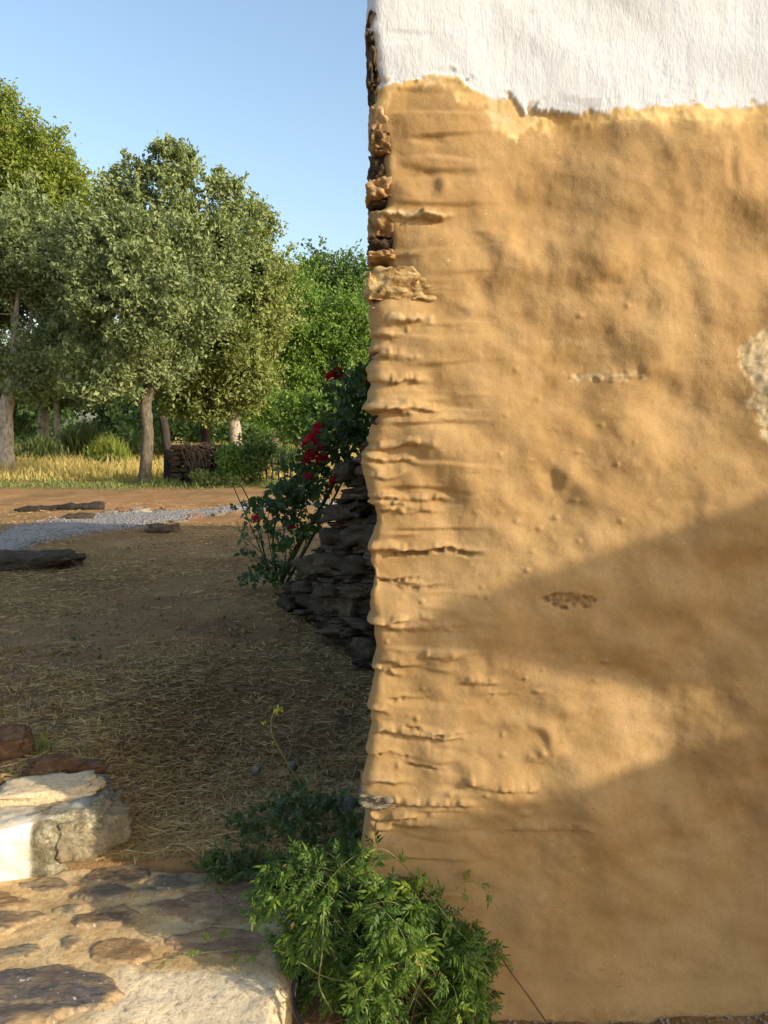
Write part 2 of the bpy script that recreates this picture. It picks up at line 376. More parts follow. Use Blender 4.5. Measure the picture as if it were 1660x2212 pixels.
# ------------------------------------------------------------------ ground
GZ = 0.13
def ground_h(x, y):
    h = GZ + 0.03 * fb2(x * .8, y * .8, 4, 3) + 0.06 * fb2(x * .12, y * .12, 3, 9)
    h = h + 0.012 * fb2(x * 7, y * 7, 3, 21)
    h = h + 0.17 * sst(-0.75, -1.25, x) * sst(2.4, 2.65, y) * (1 - sst(3.2, 6.0, y))         # bank behind the upper step
    h = h - 0.12 * sst(-0.9, -0.1, x) * sst(2.4, 3.4, y) * (1 - sst(7, 9, y))                    # trough along the house
    low = sst(-0.33, -0.27, x) * (1 - sst(2.0, 2.35, y))
    h = h * (1 - low) + low * (0.0 + 0.012 * fb2(x * 14, y * 14, 4, 31))
    under = (1 - sst(-0.33, -0.29, x)) * (1 - sst(2.33, 2.38, y)) * sst(-3.2, -3.1, x)
    h = h * (1 - under) + under * (-0.12)
    return h
nu = 430
u = np.linspace(-1, 1, nu); gx = 140 * (0.02 * u + 0.98 * u ** 5) + 2.2 * u - 0.6
v = np.linspace(-1, 1, nu); gy = 4 + 5.0 * v + np.where(v > 0, 190 * np.abs(v) ** 5, -25 * np.abs(v) ** 5)
X, Y = np.meshgrid(gx, gy)
Z = ground_h(X, Y)
tint = sst(20.3, 21.6, Y + 0.6 * fb2(X * .5, Y * .5, 3, 4))
obj('ground', np.stack([X, Y, Z], -1).reshape(-1, 3), grid_faces(nu, nu), M['soil'], attrs={'tint': tint.ravel()})['kind'] = 'structure'

# gravel path, laid a little above the soil
up = [(-260, 1235), (-60, 1180), (60, 1138), (150, 1122), (250, 1114), (340, 1108), (500, 1098), (640, 1088), (800, 1078)]
lo = [(-260, 1330), (-60, 1232), (60, 1192), (150, 1170), (250, 1150), (340, 1133), (500, 1109), (640, 1096), (800, 1084)]
U = smooth_path([on_z(a, b, GZ)[:2] for a, b in up], 90); Lw = smooth_path([on_z(a, b, GZ)[:2] for a, b in lo], 90)
tt = np.linspace(0, 1, 14)[None, :, None]
wb = 0.10 * fb2(np.arange(90) * .35, np.zeros(90), 3, 77)[:, None, None]
G = U[:, None] * (1 - tt) + Lw[:, None] * tt + (tt - .5) * 2 * wb * np.array([0.3, 1.0])
gz = ground_h(G[..., 0], G[..., 1]) + 0.028 - 0.036 * np.abs(tt[..., 0] * 2 - 1) ** 4
obj('gravel_path', np.concatenate([G, gz[..., None]], -1).reshape(-1, 3), grid_faces(90, 14), M['gravel'])['kind'] = 'structure'
mb = MB()
for k in range(2600):
    i = int(rng.integers(0, 90)); q = rng.random()
    c = U[i] * (1 - q) + Lw[i] * q + rng.normal(0, .05, 2)
    s = rng.uniform(.015, .05)
    Vr, Fr = rock((s, s * rng.uniform(.6, 1), s * .6), int(rng.integers(0, 30)), 1, 0.6, .2)
    mb.add(rotz(Vr, rng.random() * 6) + [c[0], c[1], ground_h(c[0:1], c[1:2])[0] + .022], Fr)
mb.build('path_gravel', M['gravel'], smooth=False)['kind'] = 'stuff'

# ------------------------------------------------------------------ house
house = thing('plastered_house', 'house corner with ochre mud plaster below and rough white limewash above', 'house', (0, WY, 0))
# left silhouette of the plaster, measured down the corner: (picture row, picture column)
EDGE = [(-80, 799), (0, 799), (60, 797), (100, 799), (140, 801), (158, 806), (175, 813), (200, 812), (235, 806), (262, 808), (285, 812), (300, 832), (330, 836), (352, 834),
        (380, 838), (400, 834), (430, 842), (448, 838), (456, 815), (466, 822), (480, 842), (520, 846), (545, 840), (552, 815), (560, 828), (575, 842), (600, 850), (640, 842), (652, 812),
        (665, 806), (690, 808), (704, 804), (718, 810), (735, 804), (752, 806), (764, 816), (776, 812), (790, 806), (802, 803), (816, 806), (826, 812), (845, 802), (872, 798),
        (880, 806), (890, 800), (902, 815), (914, 812), (926, 802), (940, 800), (952, 792), (962, 796), (972, 789), (1000, 787), (1030, 789), (1060, 791), (1080, 796), (1105, 801),
        (1132, 806), (1145, 803), (1158, 798), (1172, 788), (1190, 785), (1220, 786), (1250, 790), (1275, 792), (1300, 793), (1328, 798), (1345, 795), (1360, 798), (1380, 800),
        (1420, 800), (1450, 799), (1480, 797), (1510, 796), (1535, 793), (1558, 790), (1575, 794), (1590, 796), (1615, 792), (1640, 789), (1660, 790), (1680, 786), (1695, 780),
        (1705, 784), (1725, 778), (1745, 780), (1765, 778), (1790, 775), (1820, 772), (1860, 770), (1900, 772), (1960, 770), (2050, 768), (2300, 768)]
ez = np.array([at_y(c, r, WY)[2] for r, c in EDGE]); exx = np.array([at_y(c, r, WY)[0] for r, c in EDGE])
o_ = np.argsort(ez); ez, exx = ez[o_], exx[o_]
z0w, z1w, dz = -0.06, 2.86, 0.0040
zs = np.arange(z0w, z1w, dz)
ex = np.interp(zs, ez, exx) + 0.0022 * fb2(zs * 45, zs * 0, 3, 2) - 0.005 * np.clip(fb2(zs * 24, zs * 0 + 4, 3, 3) - .15, 0, 1)
s_side = np.concatenate([np.linspace(-0.22, -0.05, 8), np.arange(-0.044, 0, 0.004)])
s_front = np.concatenate([np.arange(0, 1.16, 0.0040), np.linspace(1.17, 1.9, 24)])
s = np.concatenate([s_side, s_front])
S, ZZ = np.meshgrid(s, zs)
EX = ex[:, None] * np.exp(-np.maximum(S, 0) / 0.10)          # the edge wobble dies out into the flat of the wall
BASE = -0.048
EX = EX + BASE * (1 - np.exp(-np.maximum(S, 0) / 0.10))
rad = 0.040 + 0.012 * fb2(zs * 5, zs * 0, 2, 6)[:, None]
# corner profile: quarter round, then the return along the side
Q = np.sqrt(np.maximum(S, 0) * 2 * rad) 
fr = np.clip(S / rad, 0, 1)
XX = EX + np.maximum(S, 0)
YY = np.where(S >= 0, WY + rad * (1 - np.sqrt(np.clip(1 - (1 - fr) ** 2, 0, 1))), WY + rad - S * 0.9)
XX = np.where(S < 0, XX + 0.35 * np.abs(S) ** 1.0 * 0.3, XX)
nx = np.where(S < 0, -1.0, -(1 - fr)); ny = -np.sqrt(np.clip(1 - nx ** 2, 0, 1))
# relief
d = 0.026 * fb2(XX * 3.2 + 3 * ZZ * .25, ZZ * 3.6, 2, 11) + 0.0130 * fb2(XX * 8 + ZZ * 2.5, ZZ * 9, 2, 12, .4) + 0.0014 * fb2(XX * 26, ZZ * 30, 2, 13)
ridge = 1 - np.abs(fb2(XX * 5.5 - ZZ * 3.2, ZZ * 3.0 + XX * 2, 2, 19)) * 1.3
d += 0.006 * fb2(XX * 4.5 - ZZ * 4.5, ZZ * 2.2 + XX * 2.2, 2, 19) * sst(0.12, 0.4, XX)
near_l = 1 - sst(0.06, 0.34, XX)
lay = fb2(XX * 2.5, ZZ * 19, 3, 14)                              # stone courses telegraphing through by the corner
d += near_l * 0.010 * (sst(-.1, .35, lay) - .5) * sst(0.02, 0.1, S)
d += 0.0005 * fb2(XX * 90, ZZ * 90, 2, 15)
crumbs = fb2(XX * 60, ZZ * 80, 2, 16)
zt = wz(1995)
low = 1 - sst(0.25, 0.55, ZZ)
d = d * (1 - 0.55 * low) + 0.03 * (1 - sst(-0.02, 0.10, ZZ))      # smoother foot that flares out
white = np.zeros_like(XX); yel = np.zeros_like(XX); bare = np.zeros_like(XX); lich = np.zeros_like(XX); grey = np.zeros_like(XX)
PX = (XX / (math.cos(TH) * WY + (CZ - ZZ) * math.sin(TH)) * F + 384) / K                        # picture column of each wall point
vv = ((ZZ - CZ) * math.cos(TH) + WY * math.sin(TH)) / (WY * math.cos(TH) - (ZZ - CZ) * math.sin(TH))
PY = (512 - vv * F) / K                                                                            # picture row
wtop = np.interp(PX, [700, 806, 825, 840, 870, 900, 960, 1000, 1030, 1062, 1110, 1128, 1142, 1180, 1230, 1300, 1400, 1500, 1580, 1700],
                 [150, 160, 190, 186, 178, 172, 164, 176, 194, 214, 216, 236, 246, 241, 246, 239, 232, 227, 232, 231])
otop = np.interp(PX, [700, 806, 825, 840, 850, 880, 940, 975, 1000, 1040, 1058, 1068, 1090, 1120, 1160, 1200, 1300, 1400, 1500, 1560, 1610, 1625, 1700],
                 [240, 246, 246, 235, 204, 196, 186, 206, 222, 232, 244, 286, 296, 290, 276, 268, 262, 264, 260, 272, 276, 252, 258])
jit = 7 * fb2(XX * 45, ZZ * 30, 4, 41) + 3 * fb2(XX * 140, ZZ * 60, 2, 42)
white = sst(5, -5, PY - wtop + jit)
white *= 1 - .9 * sst(.42, .62, fb2(XX * 34, ZZ * 44, 4, 46)) * sst(34, 5, wtop - PY)
yel = sst(9, -9, PY - otop + 1.6 * jit) * (0.55 + 0.45 * sst(-.4, .3, fb2(XX * 18, ZZ * 22, 3, 43)))
yel = np.maximum(yel, 0.45 * sst(30, 0, np.abs(PY - 262) + 2 * jit) * sst(1050, 1120, PX))
grey = sst(0, 5, 13 - np.abs(PY - 218 - 4 * np.sin(PX * .05)) + jit) * sst(0, 8, 50 - np.abs(PX - 1255) + jit) * 0.8
d *= 1 - .72 * white
d += 0.0012 * white + .0022 * yel * (1 - white) * fb2(XX * 60, ZZ * 60, 3, 64)                                               # limewash coat sits proud of the ochre
d += white * (0.0004 * fb2(XX * 75, ZZ * 24, 3, 44) - 0.0009 * sst(-.1, .5, fb2(XX * 3, ZZ * 3, 2, 47)) * sst(.45, .7, fb2(XX * 26, ZZ * 20, 2, 45)))
def ledge(x0, x1, y, h=0.008, up=26, kind='lip', slope=0.0, thick=7, rough=1.0):
    """a stone edge under the plaster: swells downwards and breaks off along a ragged lower line"""
    m_ = np.nonzero((PY[:, 60] > y - up - 70) & (PY[:, 60] < y + 90))[0]
    if not len(m_): return
    c1_ = int(np.searchsorted(PX[m_[0]], x1 + 40)) if x1 < 1600 else PX.shape[1]
    sl = (slice(m_[0], m_[-1] + 1), slice(0, max(c1_, 30)))
    X_, Z_, px_, py_, nl_ = XX[sl], ZZ[sl], PX[sl], PY[sl], near_l[sl]; k_ = int(y)
    ln = sst(x0 - 15, x0 + 12, px_) * (1 - sst(x1 - 45, x1 + 8, px_))
    yy = py_ - (y + slope * (px_ - x0)) + rough * (7 * fb2(X_ * 14, Z_ * 4, 3, k_) + 2.0 * fb2(X_ * 70, Z_ * 30, 2, k_ + 1))
    if kind == 'lip':
        brk_ = .35 + .65 * sst(-.35, .25, fb2(X_ * 28, Z_ * 6, 3, k_ + 7))
        prof = sst(-up, -5, yy) * (1 - sst(-4.0, 4.5, yy))
        dd = (.75 + .5 * nl_) * h * prof * ln * brk_ - 0.35 * h * sst(0, 5, yy) * (1 - sst(6, 24, yy)) * ln * brk_
        dd += ln * brk_ * h * .16 * fb2(X_ * 75, Z_ * 75, 3, k_ + 9) * sst(-up, -2, yy) * (1 - sst(0, 8, yy))
        d[sl] += dd
        bare[sl] = np.maximum(bare[sl], ln * sst(-3, 0, yy) * (1 - sst(1.5, 6, yy)) * sst(-.3, .4, fb2(X_ * 60, Z_ * 30, 2, k_ + 3)) * 0.55)
        lich[sl] = np.maximum(lich[sl], .30 * ln * brk_ * sst(-9, -4, yy) * (1 - sst(-2, 2, yy)) * sst(.0, .5, fb2(X_ * 40, Z_ * 40, 2, k_ + 5)))
    else:                                                          # slot: an open crack between two courses
        g = (1 - sst(thick * .5, thick, np.abs(yy))) * ln
        brk = sst(-.5, .1, fb2(X_ * 50, Z_ * 10, 2, k_ + 4))
        d[sl] -= h * g * brk
        d[sl] += 0.5 * h * sst(-up, -thick, yy) * (1 - sst(-thick, -thick * .4, yy)) * ln
        bare[sl] = np.maximum(bare[sl], g * brk * 0.7)
for a in [(800, 985, 470, .020, 22), (850, 950, 696, .006, 20), (806, 905, 722, .007, 22), (804, 880, 770, .010, 24), (806, 930, 826, .012, 26), (800, 905, 892, .012, 28),
          (930, 1010, 905, .004, 18), (815, 960, 1100, .007, 30), (800, 890, 1345, .008, 18), (830, 985, 1362, .009, 26), (1000, 1110, 1474, .007, 22), (800, 900, 1440, .006, 24),
           (805, 1010, 1590, .010, 24), (1010, 1180, 1692, .010, 34), (850, 1030, 1738, .008, 22), (1080, 1290, 1790, .006, 26),
          (870, 960, 1780, .004, 14), (1140, 1210, 1640, .008, 26), (920, 1010, 1425, .008, 30), (790, 900, 1690, .008, 22), (1000, 1080, 1290, .003, 16), (815, 905, 560, .010, 16),
          ]:
    ledge(*a, slope=random.uniform(-.04, .08))
for a in [(850, 1045, 1203, .013, 18, 'slot', -0.06, 7), (800, 925, 1254, .008, 14, 'slot', 0.02, 5), (860, 965, 1272, .006, 12, 'slot', 0.03, 5), (845, 935, 1512, .008, 14, 'slot', 0.02, 5),
          (1050, 1115, 1506, .004, 12, 'slot', 0, 4), (815, 905, 1634, .007, 14, 'slot', .05, 4), (880, 965, 1655, .006, 14, 'slot', .05, 4), (880, 1000, 1582, .007, 14, 'slot', .06, 4),
          (880, 935, 1775, .005, 10, 'slot', .02, 4)]:
    ledge(*a)
WPA = 1.4 * fb2(XX * 13, ZZ * 13, 3, 301); WPB = 1.4 * fb2(XX * 13, ZZ * 13, 3, 302)
row_ = 650.
while row_ < 1800:                                                # thin plaster-coated ledges all the way down the corner
    ledge(790, rng.uniform(840, 985), row_, rng.uniform(.005, .012), rng.uniform(12, 26), slope=rng.uniform(-.06, .10)); row_ += rng.choice([14, 22, 40, 70, 95]) * rng.uniform(.8, 1.2)
def blob(cx, cy, rx, ry, h, rot=0.0, p=2):
    global d
    dx, dy = PX - cx + .35 * rx * WPA, PY - cy + .35 * ry * WPB; c_, s_ = math.cos(rot), math.sin(rot)
    q = ((dx * c_ + dy * s_) / rx) ** 2 + ((-dx * s_ + dy * c_) / ry) ** 2
    d += h * np.exp(-q ** (p / 2))
    return q
for (cx, cy, rx, ry, h, ro) in [(915, 405, 30, 24, -.012, .5), (950, 408, 14, 18, .012, 0), (1195, 1055, 26, 34, -.014, .3), (1235, 1045, 22, 40, .012, 0), (1100, 640, 45, 70, .012, -.4), (1060, 590, 30, 60, -.009, -.2),
        (1010, 670, 50, 20, .008, .2), (1180, 500, 60, 50, -.010, .6), (1120, 540, 45, 60, .010, .6), (1340, 660, 70, 60, -.010, .3), (1280, 560, 50, 80, .010, .5), (1420, 420, 40, 90, .009, .3),
        (1500, 560, 60, 50, -.009, 0), (1470, 900, 40, 60, -.010, .6), (1560, 700, 50, 70, .009, .2), (1384, 800, 12, 20, -.008, 0), (1405, 800, 18, 24, .008, 0), (1180, 880, 30, 22, -.008, .2),
        (1340, 975, 50, 40, .009, .4), (1450, 1020, 36, 30, -.008, 0), (1520, 1100, 16, 50, .006, 0), (1500, 1140, 28, 30, -.006, 0), (1100, 1100, 60, 30, .009, .1), (1220, 1130, 40, 50, -.010, .5),
        (960, 960, 70, 60, .009, 0), (880, 1020, 50, 60, .007, 0), (1020, 1440, 50, 30, -.010, .1), (1150, 1560, 40, 20, .009, .3), (1165, 1600, 24, 16, -.010, .3), (1170, 1630, 10, 8, .010, 0),
        (1240, 1600, 60, 40, .007, .3), (1400, 1560, 50, 60, .008, .2), (1500, 1540, 40, 50, .010, -.2), (1330, 1450, 80, 30, -.007, .2), (1300, 1730, 90, 30, .008, .25), (1120, 1740, 70, 20, -.008, .2),
        (980, 1640, 80, 24, .008, .2), (1060, 1650, 60, 14, -.008, .35), (1130, 1750, 12, 7, .010, 0), (1150, 1778, 12, 7, .008, 0), (1300, 1850, 100, 60, .008, .4), (1150, 1950, 80, 90, -.008, .2),
        (1240, 2000, 40, 80, .006, 0), (1500, 1900, 90, 120, -.008, .3), (1400, 2050, 60, 90, .005, 0), (1580, 380, 12, 40, -.008, 0), (1620, 370, 40, 40, .006, 0)]:
    blob(cx, cy, rx * 1.15, ry * 1.15, h * .8, ro)
for k in range(60):                                               # little plaster nibs
    blob(rng.uniform(830, 1400), rng.uniform(650, 1800), rng.uniform(4, 8), rng.uniform(3, 6), rng.uniform(.002, .006))
# bare mud scar, crumbled shelf, lichen-covered flake at the right
q = ((PX - 1228) / 58) ** 2 + ((PY - 1297 - (PX - 1228) * .03) / 16) ** 2 + 0.5 * fb2(XX * 50, ZZ * 90, 4, 51)
sc_ = sst(1.15, .75, q); bare = np.maximum(bare, sc_ * (0.6 + .4 * sst(-.3, .2, fb2(XX * 110, ZZ * 160, 2, 52))) * (0.85 + .15 * sst(0, .3, fb2(XX * 60, ZZ * 90, 2, 53))))
d -= .007 * sc_ + .004 * sc_ * fb2(XX * 120, ZZ * 120, 2, 54)
q = (np.clip((PX - np.interp(PY, [640, 700, 760, 800, 850, 900, 960, 1010], [1700, 1668, 1600, 1612, 1622, 1640, 1648, 1700])), -80, 80)) / 12 + 1.2 * fb2(XX * 35, ZZ * 35, 4, 55)
fl = sst(0, .8, q) * sst(640, 760, PY) * (1 - sst(960, 1030, PY)); lich = np.maximum(lich, fl); d += fl * (-.001 + .0022 * fb2(XX * 60, ZZ * 60, 3, 56))
q = np.abs((PY - 466 - (PX - 800) * .02)) / 10 + .5 * fb2(XX * 60, ZZ * 60, 3, 57)
lich = np.maximum(lich, 0.75 * sst(1, .4, q) * sst(815, 850, PX) * (1 - sst(930, 975, PX)))
q = ((PX - 1290) / 100) ** 2 + ((PY - 812) / 16) ** 2 + .9 * fb2(XX * 40, ZZ * 60, 3, 58); lich = np.maximum(lich, .45 * sst(.9, .2, q)); cr_ = sst(.9, .2, q); d += cr_ * (.0035 * fb2(XX * 70, ZZ * 90, 3, 62)); bare = np.maximum(bare, .6 * cr_ * sst(.25, .6, fb2(XX * 55, ZZ * 110, 3, 63)) * sst(1240, 1370, PX))
q = ((PX - 880) / 70) ** 2 + ((PY - 692) / 14) ** 2 + .9 * fb2(XX * 60, ZZ * 60, 3, 59); lich = np.maximum(lich, .35 * sst(.9, .2, q)); d += .004 * sst(.9, .2, q)
q = ((PX - 1235) / 70) ** 2 + ((PY - 738) / 10) ** 2 + .9 * fb2(XX * 60, ZZ * 60, 3, 60); lich = np.maximum(lich, .3 * sst(.9, .2, q))
# earth splashed and worn limewash at the foot
foot = 1 - sst(0.0, 0.05, ZZ + .012 * fb2(XX * 20, ZZ * 20, 3, 61)); bare = np.maximum(bare, .35 * foot)
amt = sst(-0.2, 0.02, S) * 0.9 + .1
XX = XX + nx * d * amt; YY = YY + ny * d * amt
nr, nc = XX.shape
V = np.stack([XX, YY, ZZ], -1).reshape(-1, 3); FQ = grid_faces(nr, nc)
wf = white.ravel()[FQ].mean(1) > 0.5
att = dict(white=white.ravel(), yellow=yel.ravel(), bare=bare.ravel(), lichen=lich.ravel(), grey=grey.ravel())
def sub(mask):
    f = FQ[mask]; idx, inv = np.unique(f, return_inverse=True)
    return V[idx], inv.reshape(f.shape), {k: a[idx] for k, a in att.items()}
for nm, mk in (('white_plaster', wf), ('ochre_plaster', ~wf)):
    vv_, ff_, aa_ = sub(mk); obj(nm, vv_, ff_, M['plaster'], house, True, aa_)
# rest of the house, out of the picture
mb = MB()
mb.add(*box(0.02, 10.5, WY + .10, 7.0, -.1, 3.4)); mb.add(*box(1.80, 10.5, WY + .004, WY + .12, -.1, 3.4)); mb.add(*box(-.02, 1.84, WY + .012, WY + .12, 2.80, 3.4))
mb.build('wall_core', M['schist'], house, False)
rv = np.array([(.03, WY - .35, 3.36), (10.75, WY - .35, 3.36), (10.75, 4.5, 4.5), (.03, 4.5, 4.5), (.03, 7.35, 3.36), (10.75, 7.35, 3.36)])
rv = np.vstack([rv, rv + [0, 0, .12]])
rf = np.array([(0, 3, 2, 1), (3, 4, 5, 2), (6, 7, 8, 9), (9, 8, 11, 10), (0, 1, 7, 6), (4, 10, 11, 5), (0, 6, 9, 3), (3, 9, 10, 4), (1, 2, 8, 7), (2, 5, 11, 8)])
obj('roof', rv, rf, M['roof_tile'], house, False)
gab = np.array([(0.02, WY + .1, 3.39), (0.02, 7, 3.39), (0.02, 4.5, 4.45), (10.48, WY + .1, 3.39), (10.48, 7, 3.39), (10.48, 4.5, 4.45)])
obj('gable', gab[:3], [np.array([(0, 2, 1)])], M['schist'], house, False); obj('gable', gab[3:], [np.array([(0, 1, 2)])], M['whitewash'], house, False)
# stones of the raw corner, one by one: (x0, x1, y0, y1, how far in front of the mean face, material)
cs = [(792, 812, 20, 62, 0, 'schist'), (791, 810, 66, 98, 0, 'schist'), (792, 814, 104, 150, .0, 'schist'), (795, 818, 150, 182, .0, 'schist'), (800, 822, 184, 226, .01, 'schist'),
      (799, 838, 232, 288, .004, 'schist_corner'), (804, 842, 288, 320, -.012, 'schist_corner'), (806, 846, 318, 330, -.004, 'schist_corner'), (801, 846, 334, 384, .012, 'schist'), (793, 846, 386, 424, -.016, 'schist_corner'),
      (800, 846, 424, 440, .012, 'schist'), (797, 846, 452, 508, .006, 'schist_corner'), (798, 848, 516, 541, .012, 'schist'), (798, 850, 542, 560, -.012, 'schist_corner'),
      (803, 846, 650, 668, .002, 'schist_corner'), (802, 830, 758, 776, .012, 'schist'), (799, 826, 868, 882, .012, 'schist'), (802, 830, 900, 922, .012, 'schist'), (782, 860, 1724, 1750, -.001, 'schist_grey')]
for k, (a, b, c, e, off, mm) in enumerate(cs):
    p0 = at_y(a, c, WY); p1 = at_y(b, e, WY)
    w, h = p1[0] - p0[0], p0[2] - p1[2]; dp = .16
    Vr, Fr = rock((w * 1.06, dp, h * 1.12), 40 + k, 12, .30, .20, 1.7)
    Vr += (np.stack([fbm(Vr * 60 + k, 3, k), fbm(Vr * 60 + 9 + k, 3, k), fbm(Vr * 60 + 5 + k, 3, k + 3)], -1)) * 0.0028
    obj('stone', Vr + [(p0[0] + p1[0]) / 2, WY + dp / 2 + off, (p0[2] + p1[2]) / 2], Fr, M[mm], house)
# the big bare stone below them
p0 = at_y(791, 582, WY); p1 = at_y(948, 650, WY)
Vr, Fr = rock((p1[0] - p0[0], .16, (p0[2] - p1[2]) * 1.05), 91, 26, .42, .13, 1.4)
Vr += np.stack([fbm(Vr * 45, 4, 1), fbm(Vr * 45 + 9, 4, 2), fbm(Vr * 45 + 5, 4, 3)], -1) * 0.006
tt_ = NT('bare_stone'); pp = tt_.pos((1, 1, 1.6)); a_ = tt_.noise(pp, 26, 8, 0.72, 0.5)
M['bare_stone'] = tt_.done(tt_.ramp(a_, [(0.33, (0.09, 0.045, 0.02)), (0.42, (0.26, 0.15, 0.06)), (0.52, (0.46, 0.32, 0.14)), (0.68, (0.62, 0.48, 0.27))]), 0.9, tt_.bump(a_, 0.012, 1.0), .15)
obj('stone', Vr + [(p0[0] + p1[0]) / 2, WY + .058, (p0[2] + p1[2]) / 2], Fr, M['bare_stone'], house)
# rubble of the side wall, hidden behind the corner from here
mb = MB(); z = -.05; k = 0
while z < 3.4:
    h = rng.uniform(.05, .13); y = WY + .2 + rng.uniform(0, .2)
    while y < 6.95:
        w = rng.uniform(.14, .42)
        Vr, Fr = rock((.16, w * .96, h * .94), k % 60, 2, .35, .18)
        mb.add(Vr + [0.068 + rng.uniform(-.012, .012), y + w / 2, z + h / 2], Fr); y += w; k += 1
    z += h
mb.build('side_rubble', M['schist'], house)['kind'] = 'stuff'

# ------------------------------------------------------------------ landing and upper step
LZt = 0.15
landing = bpy.data.objects.new('landing', None); C.objects.link(landing); landing['kind'] = 'structure'
landing.location = (-1.0, 1.6, 0)
xs = np.arange(-2.6, -0.262, 0.010); ys = np.arange(0.3, 2.42, 0.010)
X, Y = np.meshgrid(xs, ys)
def landing_h(X, Y):
    return LZt - .010 + 0.010 * fb2(X * 4, Y * 4, 3, 71) + 0.003 * fb2(X * 16, Y * 22, 3, 72) + .0012 * fb2(X * 60, Y * 60, 2, 73)
edge = 0.012 * fb2(Y * 9, Y * 0, 4, 74)
Z = landing_h(X, Y)
rr_ = sst(-.30, -.262, X); Z = Z - .03 * rr_ ** 2; Z = Z - .04 * sst(2.34, 2.42, Y + .03 * fb2(X * 8, X * 0, 3, 75))
X2 = X + edge * sst(-.6, -.262, X)
PXl, PYl = [], []
crm = sst(-.78, -.66, X + .05 * fb2(X * 9, Y * 9, 3, 76)) * (1 - sst(1.86, 1.93, Y + .03 * fb2(X * 9, Y * 9, 3, 77)))
crk = np.abs(fb2(X * 7, Y * 7, 3, 78)); Z = Z - .006 * crm * (1 - sst(.0, .035, crk))
Vt = np.stack([X2, Y, Z], -1)
# wrap the right edge down to the soil
sk = [Vt]
col_ = Vt[:, -1]; skirt = []
for k, zz in enumerate(np.linspace(.11, -.06, 12)):
    skirt.append(np.stack([col_[:, 0] + .010 + .012 * fb2(ys * 10, np.full_like(ys, zz * 14), 3, 79), ys, np.full_like(ys, zz)], -1))
Vt = np.concatenate([Vt, np.stack(skirt, 1)], 1)
crm2 = np.concatenate([crm, np.repeat(crm[:, -1:], 12, 1) * .7], 1)
obj('mortar', Vt.reshape(-1, 3), grid_faces(len(ys), Vt.shape[1]), M['mortar'], landing, True, {'tint': crm2.ravel()})
def c5(x, y): return (x * .482 * .8641, (2180 + y * .482) * .8641)
def poly_sd(poly, q):
    return np.where(inside(poly, q), 1, -1) * edge_dist(poly, q)
def inside(poly, q):
    x, y = q[:, 0], q[:, 1]; r_ = np.zeros(len(q), bool); j = len(poly) - 1
    for i in range(len(poly)):
        a, b = poly[i], poly[j]
        c_ = ((a[1] > y) != (b[1] > y)) & (x < (b[0] - a[0]) * (y - a[1]) / (b[1] - a[1] + 1e-9) + a[0]); r_ ^= c_; j = i
    return r_
def edge_dist(poly, q):
    m = np.full(len(q), 1e9)
    for i in range(len(poly)):
        a, b = poly[i], poly[(i + 1) % len(poly)]; ab = b - a
        t_ = np.clip(((q - a) @ ab) / (ab @ ab), 0, 1); m = np.minimum(m, np.linalg.norm(q - a - t_[:, None] * ab, axis=1))
    return m
def slab(pts, mat, proud=.008, seed=0, name='paving_stone', cell=.006):
    """a flagstone set in the mortar: a cleft, layered top whose rim sinks under the bedding"""
    P = np.array([on_z(*c5(*q_), LZt)[:2] for q_ in pts]); n = len(P)
    E = smooth_path(np.vstack([P[-1:], P, P[:2]]), 8 * (n + 2) + 1)[8:8 * (n + 1)]
    x_ = np.arange(E[:, 0].min() - .02, E[:, 0].max() + .02, cell); y_ = np.arange(E[:, 1].min() - .02, E[:, 1].max() + .02, cell)
    X_, Y_ = np.meshgrid(x_, y_); q = np.column_stack([X_.ravel(), Y_.ravel()])
    sd = poly_sd(E, q).reshape(X_.shape) + .010 * fb2(X_ * 16, Y_ * 20, 3, seed) + .004 * fb2(X_ * 70, Y_ * 70, 2, seed + 1)
    a_ = .25 * fb2(X_ * 0 + seed, Y_ * 0, 1, 3)
    lay_ = fb2((X_ * .35 + Y_ * a_) * 8, Y_ * 26, 3, seed + 2)                # cleavage steps
    st_ = np.floor(lay_ * 3.2 + .5) / 3.2
    Z_ = landing_h(X_, Y_) - .012 + (.012 + proud) * sst(-.012, .016, sd) + .0028 * (st_ * .7 + lay_ * .3) * sst(0, .03, sd) + .0012 * fb2(X_ * 40, Y_ * 90, 3, seed + 4)
    Z_ = Z_ - .03 * sst(-.004, -.016, sd)
    rim = np.clip(1 - sst(.0, .022, sd + .016 * fb2(X_ * 24, Y_ * 34, 3, seed + 6)) + .7 * sst(.25, .8, fb2(X_ * 9, Y_ * 30, 4, seed + 7)), 0, 1)
    F_ = grid_faces(*X_.shape); kp = (sd.ravel() > -.016)[F_].all(1); f = F_[kp]; idx, inv = np.unique(f, return_inverse=True)
    V_ = np.column_stack([q, Z_.ravel()])
    return obj(name, V_[idx], inv.reshape(f.shape), mat, landing, True, {'tint': rim.ravel()[idx]})
slab([(-200, 560), (0, 505), (130, 485), (330, 465), (430, 480), (520, 525), (610, 555), (655, 620), (560, 690), (420, 715), (250, 760), (60, 800), (-200, 850)], M['slab_blue'], .014, 1)
slab([(-120, 190), (0, 182), (120, 180), (250, 190), (295, 212), (200, 250), (90, 280), (40, 320), (-120, 345)], M['slab_brown'], .010, 2)
slab([(370, 105), (480, 70), (620, 60), (680, 80), (675, 130), (560, 150), (470, 150), (400, 135)], M['slab_blue'], .012, 3)
slab([(380, 262), (420, 210), (560, 175), (690, 170), (745, 200), (700, 258), (520, 280), (400, 284)], M['slab_brown'], .010, 4)
slab([(100, 40), (250, 10), (345, 18), (375, 60), (280, 84), (150, 78)], M['slab_green'], .007, 5)
slab([(385, 30), (520, -28), (700, -42), (775, 5), (700, 45), (500, 55), (420, 48)], M['slab_brown'], .008, 6)
